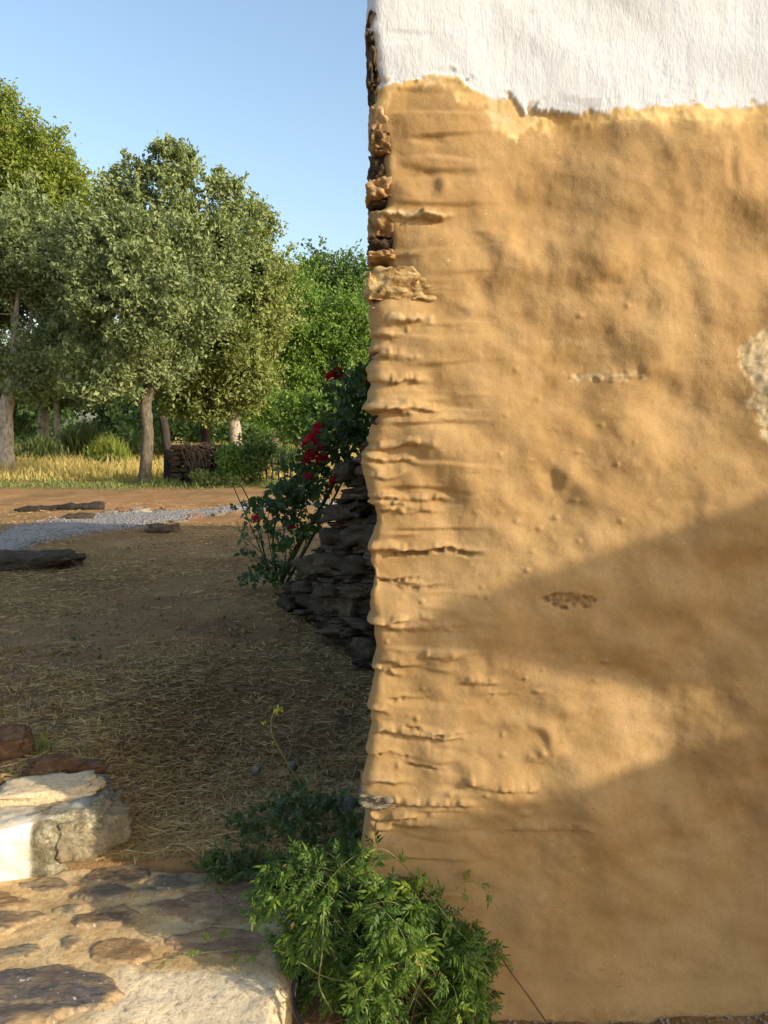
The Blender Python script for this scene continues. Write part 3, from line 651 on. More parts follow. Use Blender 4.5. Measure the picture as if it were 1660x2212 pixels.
slab([(705, 110), (830, 15), (1000, -2), (1105, 38), (1050, 72), (860, 120)], M['slab_green'], .010, 7)
slab([(705, 170), (880, 125), (1080, 76), (1300, 25), (1420, 90), (1400, 200), (1250, 262), (1030, 262), (840, 215)], M['slab_red'], .010, 8)
slab([(255, 175), (380, 135), (455, 160), (380, 205), (290, 200)], M['slab_green'], .007, 9)
slab([(-100, 390), (0, 375), (90, 358), (210, 365), (195, 412), (90, 436), (-100, 480)], M['slab_green'], .007, 10)
slab([(300, 335), (400, 308), (445, 340), (380, 395), (310, 388)], M['slab_green'], .006, 11)
slab([(450, 395), (540, 340), (700, 328), (810, 370), (750, 450), (660, 486), (500, 455)], M['slab_ochre'], .008, 12)
slab([(850, 345), (1060, 272), (1300, 285), (1450, 385), (1280, 425), (1000, 415)], M['slab_red'], .008, 13)
slab([(-80, 80), (30, 88), (100, 110), (190, 130), (120, 165), (-80, 160)], M['slab_ochre'], .006, 14)
# two little stones in the right-hand face of the landing
for (a, b, sx, sy, sz, sd) in ((-.262, 1.70, .05, .10, .13, 3), (-.262, 1.52, .05, .12, .10, 4), (-.262, 1.94, .05, .12, .10, 5)):
    Vr, Fr = rock((sx, sy, sz), sd, 8, .4, .2); obj('stone', Vr + [a, b, .045], Fr, M['slab_green'], landing, attrs={'tint': np.zeros(len(Vr))})

step = bpy.data.objects.new('step', None); C.objects.link(step); step['kind'] = 'structure'; step.location = (-1.3, 2.4, LZt)
A = on_z(-330, 1975, LZt)[:2]; B = on_z(262, 1843, LZt)[:2]; dr = (B - A) / np.linalg.norm(B - A); ln = np.linalg.norm(B - A); back = np.array([-dr[1], dr[0]])
STH = 0.160
ul = np.arange(0, ln + .001, .008); 
prof = [(0, -.04), (0, 0), (.002, .03), (.003, .06), (.002, .09), (.003, .12), (.008, .135), (.02, .152), (.03, STH), (.06, STH + .004), (.10, STH + .002), (.15, STH), (.2, STH), (.26, STH), (.34, STH - .02), (.42, STH - .08)]
pr = smooth_path(np.array(prof), 70)
Vs = []; tn = []
for (b_, z_) in pr:
    q_ = A[None] + ul[:, None] * dr + b_ * back
    n_ = .017 * fb2(ul * 7, np.full_like(ul, z_ * 8 + b_ * 9), 4, 81) + .004 * fb2(ul * 40, np.full_like(ul, z_ * 40 + b_ * 40), 3, 82)
    endr = sst(ln - .06, ln, ul)
    qq = q_ - back * n_[:, None] * (1 if b_ < .03 else .2) + back * (endr ** 2 * .05)[:, None]
    zz = LZt + z_ + (n_ * .9 if b_ >= .03 else 0) - endr ** 2 * .03 * (b_ > .01)
    Vs.append(np.column_stack([qq, zz])); 
    xw = (qq[:, 0] - on_z(75, 1880, LZt)[0])
    tn.append(np.where(b_ < .025, sst(.012, -.012, xw + .012 * fb2(ul * 20, np.full_like(ul, z_ * 20), 2, 83)), .5 * sst(.16, -.08, xw + .12 * fb2(ul * 9, np.full_like(ul, b_ * 12), 3, 84))))
Vs = np.array(Vs); tn = np.array(tn)
nR, nC = len(pr), len(ul)
fq = grid_faces(nR, nC)
rise = (np.arange(nR - 1)[:, None] * np.ones((1, nC - 1))).ravel() < np.argmax(pr[:, 0] > .03)
def subm(V, Fq, at, m):
    f = Fq[m]; idx, inv = np.unique(f, return_inverse=True); return V[idx], inv.reshape(f.shape), at[idx]
for nm, m in (('riser', rise), ('tread', ~rise)):
    a_, b_, c_ = subm(Vs.reshape(-1, 3), fq, tn.ravel(), m); obj(nm, a_, b_, M['riser'], step, True, {'tint': c_})
# right-hand end of the step: one squared grey stone, a clay lump on top and a rusty rock behind
def place_rock(name, px, py, z, size, mat, seed, parent=None, rz=0, n=8, dz=0, label=None, cat='rock', group=None, rnd=.5, amp=.2):
    c = on_z(px, py, z); Vr, Fr = rock(size, seed, n, rnd, amp)
    if n >= 8: Vr = Vr + size[2] * .05 * np.stack([fbm(Vr / size[2] * 3 + 7 * j_, 4, seed + j_) for j_ in range(3)], -1)
    Vr = rotz(Vr, rz) + [c[0], c[1], z + size[2] * .25 + dz]
    if parent is not None: return obj(name, Vr, Fr, mat, parent, attrs={'tint': np.full(len(Vr), .7)})
    o = obj(name, Vr - [c[0], c[1], z], Fr, mat); o.location = (c[0], c[1], z)
    return tag(o, label, cat, group)
c = B - dr * .085 + back * .10
Vr, Fr = rock((.22, .22, .165), 7, 22, .22, .16); Vr += .008 * np.stack([fbm(Vr * 22 + 5 * j_, 4, j_) for j_ in range(3)], -1)
obj('stone', rotz(Vr, math.atan2(dr[1], dr[0])) + [c[0], c[1], LZt + .060], Fr, M['slab_green'], step, attrs={'tint': np.full(len(Vr), .1)})
place_rock('flat_stone', 110, 1712, LZt + STH, (.34, .16, .05), M['mortar'], 15, step, .3, 10)
place_rock('rusty_rock', 120, 1672, LZt + STH - .01, (.24, .12, .08), M['rust_rock'], 17, None, .2, 20, -.01, 'rust red rough rock behind the tread of the white step', 'rock', None, .7, .38)
place_rock('rusty_rock', 8, 1630, LZt + STH, (.17, .16, .11), M['rust_rock'], 18, None, .6, 20, 0, 'ochre and red rock further behind the step at the left edge', 'rock', None, .7, .38)

# ------------------------------------------------------------------ leaning stone buttress by the house
but = thing('stone_buttress', 'dark schist rubble buttress sloping down from the house side behind the rose', 'buttress', (-.3, 5.6, 0))
PA = np.array([0.17, 4.75]); PB = np.array([-0.80, 6.6]); dl = PB - PA; LN = np.linalg.norm(dl); dl /= LN; nb = np.array([-dl[1], dl[0]])   # nb points to the left and forward
if nb[0] > 0: nb = -nb
def top_at(t): return np.interp(t, [0, .2, .33, .5, .8, 1.0], [1.78, 1.62, 1.30, .86, .34, .05])
z = -.30; k = 0; core = MB()
TILT = 0.135
while z < 2.0:
    h = float(rng.choice([.03, .04, .05, .065, .09, .13])); sx = -.05 + rng.uniform(-.15, 0)
    while sx < LN:
        w = rng.uniform(.12, .5) * (.6 + h * 5); w = min(w, LN + .05 - sx)
        if w < .06: break
        mid = sx + w / 2; zc = z + h / 2 + .28 - TILT * mid * 1.35
        tp = top_at(mid / LN)
        if zc < tp and zc > -.15:
            wob = rng.uniform(-.05, .05)
            Vr, Fr = rock((w * 1.0, .26, h * rng.uniform(.85, 1.1)), k % 97, 6, .14, .24, 1.9)
            Vr += .006 * np.stack([fbm(Vr * 22 + k, 2, 1), fbm(Vr * 22 + k, 2, 2), fbm(Vr * 22 + k, 2, 3)], -1)
            al = TILT * 1.3 + rng.normal(0, .06)
            Vr = np.column_stack([Vr[:, 0], Vr[:, 1], Vr[:, 2] - Vr[:, 0] * math.tan(al) * .9])
            batter = (1.2 - zc) * .06
            W = PA[None] + (mid + Vr[:, 0])[:, None] * dl + (Vr[:, 1] + wob + batter)[:, None] * nb
            obj('stone', np.column_stack([W, zc + Vr[:, 2]]), Fr, M['schist'], but)
            k += 1
        sx += w
    z += h
# earth and rubble core behind the face stones
ts = np.linspace(-.02, .97, 14); cv = []
for tq in ts:
    for (off, zz) in ((.05, -.2), (.05, top_at(tq) - .14), (-.55, top_at(tq) - .14), (-.55, -.2)):
        q_ = PA + dl * tq * LN + nb * (off - .06); cv.append((q_[0], q_[1], max(zz, -.2)))
cv = np.array(cv); ci = np.arange(len(cv)).reshape(-1, 4); cf = []
for a_ in range(4):
    b_ = (a_ + 1) % 4; cf.append(np.stack([ci[:-1, a_], ci[:-1, b_], ci[1:, b_], ci[1:, a_]], -1))
obj('rubble_core', cv, np.vstack(cf), M['schist'], but, False)

# ------------------------------------------------------------------ foliage tools
def leaves(C_, D, N, L, W, fold=.25):
    """rhombic leaves: C centre, D along, N normal (arrays), returns V, F"""
    C_ = np.asarray(C_); D = D / (np.linalg.norm(D, axis=1)[:, None] + 1e-9)
    S_ = np.cross(D, N); S_ /= np.linalg.norm(S_, axis=1)[:, None] + 1e-9
    N2 = np.cross(S_, D)
    L = np.broadcast_to(np.asarray(L, float), (len(C_),))[:, None]; W = np.broadcast_to(np.asarray(W, float), (len(C_),))[:, None]
    V = np.stack([C_ - D * L * .5, C_ + S_ * W * .5 + N2 * W * fold, C_ + D * L * .5, C_ - S_ * W * .5 + N2 * W * fold], 1).reshape(-1, 3)
    return V, np.arange(len(C_) * 4).reshape(-1, 4)
def rdir(n): 
    q_ = rng.normal(size=(n, 3)); return q_ / np.linalg.norm(q_, axis=1)[:, None]
def crown(lobes, nclus, per, ls, sig, gap=0.0, seed=0, inner=.45, up=.35, tint0=.5, droop=0.0):
    """lobes: (centre xyz, radii xyz); leaves gathered in sprays over and through each lobe"""
    vols = np.array([(r[0] * r[1] * r[2]) ** (2 / 3) for c, r in lobes]); cnt = (nclus * vols / vols.sum()).astype(int) + 3
    CC, OO, TT, SC, SO = [], [], [], [], []
    for (c, r), m in zip(lobes, cnt):
        ns_ = int(np.clip(m / 11, 4, 30)); su = rdir(ns_); su[:, 2] += .12
        sc_ = np.array(c) + su * np.array(r) * rng.uniform(.45, .98, (ns_, 1)); sr = rng.uniform(.14, .30, ns_)
        w_ = rng.integers(0, ns_, int(m * 1.6)); v_ = rdir(len(w_)); v_[:, 2] *= .75
        p_ = sc_[w_] + v_ * np.array(r) * (sr[w_] * rng.random(len(w_)) ** .45)[:, None]
        u_ = v_ * .75 + su[w_] * .5; u_ /= np.linalg.norm(u_, axis=1)[:, None]
        if gap: 
            keep = fbm(p_ / (np.mean(r) * .45) + 5, 3, seed + 2) > (gap - .55); p_, u_ = p_[keep], u_[keep]
        p_, u_ = p_[:m], u_[:m]
        nsp = max(2, m // 22); su2 = rdir(nsp); su2[:, 2] = np.abs(su2[:, 2]) * .9 + .05; mr = float(np.mean(r))
        b0 = np.array(c) + su2 * np.array(r) * rng.uniform(.8, 1.0, (nsp, 1)); dv = su2 * .8 + rdir(nsp) * .5 + [0, 0, .35]
        ts_ = np.linspace(.0, 1, 12); q_ = b0[:, None] + dv[:, None] * (ts_ * min(.75 * mr, 1.1))[None, :, None]; q_[:, :, 2] += (.12 * np.sin(ts_ * 3) * min(mr, 1.2))[None]
        SC.append(q_.reshape(-1, 3)); SO.append(np.repeat(su2, 12, 0))
        CC.append(p_); OO.append(u_); TT.append(np.full(len(p_), .0))
    CC = np.concatenate(CC); OO = np.concatenate(OO)
    tcl = tint0 + .22 * fbm(CC / 1.1 + 3, 2, seed + 7) + rng.normal(0, .10, len(CC))
    n = len(CC) * per
    ci = np.repeat(np.arange(len(CC)), per)
    sp = OO[ci] * .5 + rdir(n) * .9 + np.array([0, 0, up - droop])
    P = CC[ci] + rng.normal(0, 1, (n, 3)) * sig * np.array([1, 1, .8]) + OO[ci] * rng.random((n, 1)) * sig
    Nn = OO[ci] * .7 + rdir(n) * .8 + np.array([0, 0, .35])
    tl = np.clip(tcl[ci] + rng.normal(0, .12, n), 0, 1)
    SC = np.concatenate(SC); SO = np.concatenate(SO); k3 = 4; SC = np.repeat(SC, k3, 0); SO = np.repeat(SO, k3, 0); n2 = len(SC)
    P = np.concatenate([P, SC + rng.normal(0, sig * .38, (n2, 3))]); sp = np.concatenate([sp, SO * .5 + rdir(n2) * .8]); Nn = np.concatenate([Nn, SO * .5 + rdir(n2) * .8 + [0, 0, .3]])
    tl = np.concatenate([tl, np.clip(tint0 + .12 + rng.normal(0, .14, n2), 0, 1)]); n += n2
    L = ls * rng.uniform(.6, 1.35, n)
    V, Fq = leaves(P, sp, Nn, L, L * rng.uniform(.42, .62, n))
    return V, Fq, np.repeat(tl, 4)
def plobe(cx, cy, rx, ry, Y, dY=0.0, rd=None):
    c = at_y(cx, cy, Y + dY); s_ = (Y + dY) * K / F * 1.01
    return (c, (rx * s_, (rd if rd is not None else (rx + ry) / 2 * 1.0) * s_, ry * s_))
def tree(name, label, base, trunk_px, r0, r1, lobes, Y, mat, bark, nclus, per, ls, sig, gap=0.1, seed=0, sides=12, limbs=True, group='trees beyond the meadow edge', tint0=.5, inner=.45):
    b = at_y(base[0], base[1], Y); b[2] = ground_h(np.array([b[0]]), np.array([b[1]]))[0] - .05
    r = thing(name, label, 'tree', b, group)
    pts = [b] + [at_y(x, y, Y) for x, y in trunk_px]
    if trunk_px:
        P = smooth_path(pts, 26); rr = np.interp(np.linspace(0, 1, 26), [0, .06, .15, 1], [r0 * 1.55, r0 * 1.2, r0, r1])
        V, Fc = tube(P, rr, sides, .16, seed); obj('trunk', V, Fc, bark, r)
        top = P[-1]
    LB = [plobe(*l[:4], Y, *l[4:]) for l in lobes]
    if limbs:
        for k_, (c, rad_) in enumerate(LB[:9]):
            st = pts[-1] if k_ % 3 else pts[-1] * .8 + pts[max(0, len(pts) - 2)] * .2
            e = np.array(c) + rng.normal(0, .15, 3) * np.array(rad_)
            mid = st * .55 + e * .45 + rng.normal(0, .12, 3) * np.linalg.norm(e - st) * .5 + [0, 0, .08 * np.linalg.norm(e - st)]
            P = smooth_path([st, mid, e], 12); m_ = MB(); m_.add(*tube(P, np.linspace(r1 * .62, r1 * .12, 12), 7, .12, k_))
            for q in range(7):
                s0 = P[rng.integers(4, 12)]; e2 = s0 + rdir(1)[0] * np.array(rad_) * rng.uniform(.5, .95); e2[2] += .1
                m_.add(*tube(smooth_path([s0, (s0 + e2) / 2 + rng.normal(0, .08, 3), e2], 6), np.linspace(r1 * .18, r1 * .05, 6), 4))
            m_.build('limb', bark, r)
    V, Fq, tn_ = crown(LB, nclus, per, ls, sig, gap, seed, inner, tint0=tint0)
    obj('crown', V, Fq, mat, r, False, {'tint': tn_}, 'stuff')
    return r

# ------------------------------------------------------------------ trees
YM = on_z(312, 1046, GZ)[1]
tree('oak_tree', 'grey-green oak with the speckled brown trunk standing free beside the leaning post', (312, 1046), [(316, 985), (318, 920), (316, 870), (322, 835)], .165, .13,
     [(300, 600, 100, 95, -.6), (230, 590, 75, 100, .3), (385, 560, 90, 90, .2), (300, 520, 80, 65, .3), (368, 425, 52, 58, .5), (258, 468, 45, 46, .6), (452, 478, 46, 48, .8), (330, 700, 85, 75, -1.0),
      (230, 720, 75, 75, .2), (280, 790, 85, 50, -.4), (420, 680, 85, 85, .4), (375, 352, 26, 34, .5), (415, 395, 40, 40, .6), (500, 560, 60, 70, 1.2), (485, 420, 24, 40, .9), (290, 400, 36, 30, .6),
      (170, 800, 70, 60, .6), (215, 830, 75, 42, -.3), (275, 838, 46, 30, -.5), (370, 800, 50, 45, .4), (340, 640, 70, 60, -1.4), (200, 650, 60, 60, -.8), (345, 335, 12, 14, .5), (395, 340, 12, 18, .5), (362, 325, 9, 18, .5), (410, 350, 8, 22, .5), (300, 388, 12, 28, .5), (250, 398, 12, 28, .5), (232, 425, 12, 24, .5), (478, 398, 9, 30, .8), (505, 432, 9, 26, .9), (330, 372, 14, 20, .6), (445, 420, 14, 24, .8), (540, 500, 16, 26, 1.2)], YM, M['oak'], M['bark'], 4300, 12, .125, .125, .10, 1, 16, group=None)
tree('oak_tree', 'broad grey-green oak with a dark hollow below at the left edge', (8, 985), [(12, 940), (14, 880), (30, 820)], .22, .17,
     [(80, 560, 95, 85, .3), (0, 560, 90, 80, .4), (130, 610, 80, 85, -.3), (60, 500, 70, 50, .6), (-80, 620, 110, 110, .4), (160, 700, 60, 80, .1), (110, 760, 70, 70, -.4), (60, 830, 70, 36, -.2), (-40, 790, 60, 60, .5),
      (175, 560, 55, 60, .3), (20, 650, 80, 60, 1.5)],
     YM + 2.5, M['oak'], M['pale_bark'], 4400, 12, .135, .17, .10, 2, 14, tint0=.45)
tree('ash_tree', 'tall yellow-green tree rising highest behind the oaks at far left', (-30, 930), [(-25, 800), (-20, 600)], .4, .25,
     [(0, 340, 70, 70), (70, 400, 75, 70), (-60, 420, 110, 130), (125, 440, 48, 55), (20, 250, 26, 40), (0, 470, 110, 80), (85, 330, 45, 45), (160, 400, 14, 20), (185, 500, 50, 70), (100, 520, 90, 80), (-60, 260, 60, 60), (150, 370, 10, 24)],
     YM + 14, M['yellow_green'], M['bark'], 5200, 10, .18, .28, .12, 3)
tree('oak_tree', 'olive-green oak with a pale stripped trunk behind the rubble pile', (514, 966), [(508, 930), (502, 880), (508, 830)], .22, .17,
     [(500, 650, 85, 80, .4), (560, 600, 55, 55, .6), (450, 760, 80, 90, -.2), (520, 750, 90, 95, -.3), (470, 850, 75, 50, -.2), (545, 840, 60, 60, 0), (400, 860, 60, 44, 0), (445, 885, 44, 26, -.2), (575, 680, 50, 75, .3), (548, 556, 36, 40, .8), (588, 492, 8, 24, .8), (566, 515, 10, 24, .8), (540, 480, 34, 44, .6),
      (598, 615, 28, 40, .6), (400, 830, 60, 50, .2)],
     YM + 6, M['olive'], M['pale_bark'], 4200, 12, .14, .17, .18, 4, 14)
tree('alder_tree', 'lush bright green tree filling the gap beside the house corner', (600, 968), [(592, 930), (600, 860), (630, 800)], .20, .14,
     [(640, 680, 60, 70, .3), (690, 740, 75, 75, .1), (620, 770, 60, 85, -.2), (740, 700, 55, 55, .3), (680, 830, 85, 70, 0), (610, 860, 50, 60, -.3), (760, 780, 60, 80, .3), (590, 900, 36, 40, -.5), (605, 865, 50, 56, -.3), (565, 905, 30, 34, -.6), (560, 800, 40, 50, .2),
      (740, 850, 70, 70, .2), (630, 630, 40, 40, .6), (820, 740, 60, 80, .6)],
     YM + 9, M['lush'], M['bark'], 5000, 12, .13, .17, .12, 5)
tree('alder_tree', 'dark green rounded tree standing farthest back against the sky by the wall', (730, 935), [(730, 900), (730, 760)], .25, .18,
     [(720, 625, 62, 48), (680, 640, 44, 40), (765, 660, 44, 55), (710, 585, 48, 26), (740, 700, 70, 60), (810, 610, 24, 36), (660, 605, 22, 22), (650, 660, 30, 40), (820, 690, 40, 60)],
     YM + 22, M['dark_green'], M['bark'], 2400, 10, .20, .30, .1, 6)
tree('small_oak_tree', 'small dark oak with a straight black trunk seen under the olive-green crown', (443, 938), [(444, 915), (445, 890)], .24, .2,
     [(440, 850, 70, 40), (390, 860, 60, 36), (490, 860, 50, 36), (430, 810, 70, 36)], YM + 14, M['dark_green'], M['dark_wood'], 900, 10, .19, .3, .1, 7, 10)
for k, (bx, by, tp, rr_, dY, lab) in enumerate([(90, 925, [(92, 890), (80, 850)], .22, 10, 'pale-trunked oak with a branching trunk between the left oak and the broom'),
                                    (124, 935, [(122, 880), (128, 800)], .12, 9, 'thin pale slanting tree trunk just left of the dark broom'),
                                    (650, 945, [(648, 915), (655, 860)], .22, 10, 'dark trunked tree in the undergrowth behind the rose')]):
    tree('oak_tree', lab, (bx, by), tp, rr_, rr_ * .7, [(bx, 800, 90, 60), (bx - 60, 830, 60, 50), (bx + 60, 830, 70, 46)], YM + dY, M['dark_green'] if k == 2 else M['oak'], M['pale_bark'] if k < 2 else M['bark'],
         800, 9, .17, .26, .1, 30 + k, 9, True, tint0=.3)
# far wood that closes the view
wl_ = []
for k in range(46):
    x_ = -46 + k * 2.2 + rng.uniform(-1, 1); h_ = rng.uniform(4.5, 7.5)
    wl_.append(((x_, YM + 34 + rng.uniform(-4, 6), h_ * .5), (rng.uniform(1.6, 2.8), 2.0, h_ * .52)))
    wl_.append(((x_ + 1, YM + 30 + rng.uniform(-3, 3), .9), (2.2, 1.6, 1.4)))
    wl_.append(((x_ - .5, YM + 38, 2.2), (2.2, 1.6, 2.0)))
V, Fq, tn_ = crown(wl_, 12000, 8, .42, .5, 0, 55, .5, tint0=.4)
obj('distant_wood', V, Fq, M['dark_green'], None, False, {'tint': tn_}, 'stuff')

# sapling with a thin straight trunk at the left edge
sb = on_z(14, 1026, GZ)
r = thing('young_cypress_tree', 'dark feathery sapling on a thin bare stem at the left edge', 'tree', (sb[0], sb[1], GZ))
SY = sb[1]
obj('trunk', *tube(smooth_path([sb, at_y(16, 985, SY), at_y(14, 930, SY), at_y(18, 850, SY)], 14), np.linspace(.035, .02, 14), 6), M['dark_wood'], r)
V, Fq, tn_ = crown([plobe(10, 930, 40, 40, SY), plobe(40, 920, 36, 26, SY), plobe(0, 900, 30, 50, SY), plobe(-20, 940, 40, 30, SY), plobe(15, 870, 22, 40, SY)], 420, 12, .10, .10, .1, 61, .3)
obj('crown', V, Fq, M['dark_green'], r, False, {'tint': tn_ * .4}, 'stuff')

# ------------------------------------------------------------------ shrubs, broom, meadow
def blades(P, H, W, lean=.25, up=1.0):
    n = len(P); d_ = np.column_stack([rng.normal(0, lean, (n, 2)), np.full(n, up)]); d_ /= np.linalg.norm(d_, axis=1)[:, None]
    a_ = rng.random(n) * math.pi; s_ = np.column_stack([np.cos(a_), np.sin(a_), np.zeros(n)])
    H = np.asarray(H)[:, None]; W = np.broadcast_to(np.asarray(W, float), (n,))[:, None]
    b_ = rng.normal(0, .18, (n, 3)) * H; b_[:, 2] = -np.abs(b_[:, 2]) * .6
    m_ = P + d_ * H * .55
    V = np.stack([P - s_ * W * .5, P + s_ * W * .5, m_ + s_ * W * .38, m_ - s_ * W * .38, P + d_ * H + b_], 1).reshape(-1, 3)
    i = np.arange(n) * 5
    return V, [np.stack([i, i + 1, i + 2, i + 3], -1), np.stack([i + 3, i + 2, i + 4], -1)]
def broom(label, px, py, Y, wpx, hpx, mat, n, group='broom bushes in the meadow', name='broom_shrub'):
    s_ = Y * K / F; b = at_y(px, py, Y); b[2] = ground_h(b[0:1], b[1:2])[0]
    r = thing(name, label, 'shrub', b, group)
    w, h = wpx * s_, hpx * s_
    a_ = rng.normal(0, .30, (n, 2)) * [w, w * .7]
    P = np.column_stack([b[0] + a_[:, 0], b[1] + a_[:, 1], np.full(n, b[2]) + rng.random(n) ** 1.5 * h * .55])
    V, Fc = blades(P, h * rng.uniform(.25, .62, n) * np.clip(1.15 - np.abs(a_[:, 0]) / w, .4, 1.2), .035, .38)
    obj('foliage', V, Fc, mat, r, False, {'tint': np.repeat(np.clip(rng.normal(.5, .22, n) + (P[:, 2] - b[2]) / h * .2, 0, 1), 5)}, 'stuff')
    m_ = MB()
    for k in range(9):
        e = b + np.array([rng.normal(0, .25) * w, rng.normal(0, .2) * w, h * rng.uniform(.4, .75)])
        m_.add(*tube(smooth_path([b, (b + e) / 2 + rng.normal(0, .05, 3), e], 6), np.linspace(.02, .006, 6), 4))
    m_.build('stem', M['twig'], r)
bl = [('bright yellow-green broom with spiky upright stems in the golden grass', 235, 985, YM + 5, 60, 78, 'bright_broom', 2600), ('dark green broom behind the bright broom', 180, 975, YM + 8, 80, 105, 'broom', 2400),
      ('dull green broom left of the dark broom by the oak trunks', 90, 978, YM + 7, 80, 75, 'broom', 2000), ('low olive broom between the bright broom and the oak trunk', 285, 975, YM + 7, 60, 70, 'broom', 1500),
      ('vivid light green bush behind the leaning post', 395, 945, YM + 12, 40, 34, 'bright_broom', 1000), ('grey-green broom beside the leaning post', 345, 960, YM + 8, 40, 60, 'broom', 1200),
      ('olive broom to the right of the pale stripped trunk', 560, 985, YM + 2.5, 60, 90, 'broom', 1800), ('dim green broom behind the stake fence', 620, 985, YM + 3.0, 60, 80, 'broom', 1600)]
for a in bl: broom(a[0], a[1], a[2], a[3], a[4], a[5], M[a[6]], a[7])
def leafy(name, label, lobes, Y, mat, nclus, per, ls, sig, base, cat='shrub', group=None, seed=0, tint0=.5):
    b = at_y(*base, Y); b[2] = ground_h(b[0:1], b[1:2])[0]
    r = thing(name, label, cat, b, group); LB = [plobe(*l[:4], Y, *l[4:]) for l in lobes]
    V, Fq, tn_ = crown(LB, nclus, per, ls, sig, .1, seed, .3, tint0=tint0)
    obj('foliage', V, Fq, mat, r, False, {'tint': tn_}, 'stuff')
    m_ = MB()
    for c, rd in LB:
        m_.add(*tube(smooth_path([b, (b + c) / 2 + rng.normal(0, .05, 3), np.array(c)], 6), np.linspace(.022, .006, 6), 4))
    m_.build('stem', M['twig'], r)
    return r
PY_ = on_z(385, 1045, GZ)[1]                                        # rubble pile distance
leafy('leafy_shrub', 'fresh green leafy shrub growing at the right end of the rubble pile', [(502, 1000, 20, 24), (490, 1024, 16, 14), (515, 1012, 20, 20), (500, 978, 9, 12)], PY_ - .7, M['lush'], 300, 12, .085, .09, (490, 1048), seed=71)
leafy('leafy_shrub', 'dark green shrub between the fresh green shrub and the stake fence', [(535, 990, 30, 30), (560, 970, 26, 26), (545, 1020, 26, 20)], PY_ - .5, M['dark_green'], 300, 12, .085, .1, (540, 1048), seed=72)
leafy('leafy_shrub', 'bushy green undergrowth close to the rose with the dark hollow', [(650, 930, 50, 40), (700, 940, 50, 50), (640, 890, 40, 40), (740, 900, 50, 60)], PY_ - 2, M['lush'], 700, 12, .095, .12, (660, 1040), seed=73, tint0=.4)
leafy('low_weed', 'small dark upright plant with rounded leaves in front of the golden grass', [(240, 990, 8, 12), (226, 1000, 8, 10), (215, 1008, 8, 9), (238, 1008, 9, 8)], on_z(230, 1022, GZ)[1], M['dark_green'], 60, 9, .075, .05, (230, 1022), 'plant', seed=74, tint0=.25)
leafy('low_weed', 'yellowish green weeds at the foot of the rubble pile', [(432, 1036, 22, 9), (462, 1042, 20, 8), (500, 1045, 22, 9)], PY_ - .9, M['olive'], 150, 9, .08, .08, (450, 1050), 'plant', seed=75, tint0=.6)
n = 46000
yy = YM + 0.8 + (rng.random(n) ** 1.6) * 26; xx = rng.uniform(-1, 1, n) * (yy * .62) - 1.5
hh = rng.uniform(.25, .62, n) * sst(YM + .3, YM + 2.2, yy)
V, Fc = blades(np.column_stack([xx, yy, ground_h(xx, yy)]), hh + .05, .022 + .0004 * yy, .28)
obj('meadow_grass', V, Fc, M['meadow'], None, False, {'tint': np.repeat(np.clip(.5 + .3 * fb2(xx * .4, yy * .4, 2, 5) + rng.normal(0, .15, n), 0, 1), 5)}, 'stuff')
n = 9000
yy = YM - .4 + rng.normal(0, .45, n); xx = rng.uniform(-11, 2.5, n)
V, Fc = blades(np.column_stack([xx, yy, ground_h(xx, yy)]), rng.uniform(.05, .24, n) * np.clip(.7 + .6 * fb2(xx * .9, yy * .9, 2, 6), .2, 1.4), .022, .5)
obj('verge_grass', V, Fc, M['olive'], None, False, {'tint': np.clip(np.repeat(rng.normal(.45, .22, n), 5), 0, 1)}, 'stuff')

# ------------------------------------------------------------------ straw litter on the bare soil
n = 70000
yy = 2.4 + 12 * rng.random(n) ** 2.0; xx = -0.05 - (rng.random(n)) * (yy * .56 + .2)
L_ = rng.uniform(.025, .13, n) * np.where(rng.random(n) < .04, 2.2, 1) * (.6 + .4 * rng.random(n)); a_ = rng.normal(0, .8, n) + np.where(rng.random(n) < .3, 1.2, 0)
dx_ = np.column_stack([np.cos(a_), np.sin(a_), rng.normal(0, .10, n)])
gz_ = ground_h(xx, yy)
keep_ = fb2(xx * 1.1, yy * 1.1, 4, 92) + .5 * fb2(xx * 5, yy * 5, 2, 93) > rng.normal(-.12, .16, n)
P = np.column_stack([xx, yy, gz_ + .006 + rng.random(n) * .014])
W_ = (.0022 + .00035 * yy) * rng.uniform(.6, 1.4, n)
P, dx_, L_, W_ = P[keep_], dx_[keep_], L_[keep_], W_[keep_]; n = len(P)
V, Fq = leaves(P, dx_, np.tile([0., 0., 1.], (n, 1)) + rng.normal(0, .3, (n, 3)), L_, W_ * 1.35, .1)
onland = ~((xx > -.0)) 
obj('straw_litter', V, Fq, M['straw'], None, False, {'tint': np.repeat(np.clip(rng.normal(.42, .25, n), 0, 1), 4)}, 'stuff')
n = 9000
yy = 2.42 + 9 * rng.random(n) ** 1.8; xx = -.1 - rng.random(n) * (yy * .55 + .1)
keep = fb2(xx * 1.6, yy * 1.6, 3, 8) > .0; xx, yy = xx[keep], yy[keep]; n = len(xx)
V, Fc = blades(np.column_stack([xx, yy, ground_h(xx, yy)]), rng.uniform(.02, .085, n), .0035 + .0004 * yy, .9)
obj('dry_turf', V, Fc, M['straw'], None, False, {'tint': np.repeat(np.clip(rng.normal(.25, .2, n), 0, 1), 5)}, 'stuff')
n = 3500
yy = 2.5 + 9 * rng.random(n) ** 1.6; xx = -.15 - rng.random(n) * (yy * .55 + .1)
keep = fb2(xx * 2.6 + 9, yy * 2.6, 3, 18) > .28; xx, yy = xx[keep], yy[keep]; n = len(xx)
V, Fc = blades(np.column_stack([xx, yy, ground_h(xx, yy)]), rng.uniform(.02, .07, n), .005, .8)
obj('green_turf', V, Fc, M['weed'], None, False, {'tint': np.repeat(np.clip(rng.normal(.5, .2, n), 0, 1), 5)}, 'stuff')

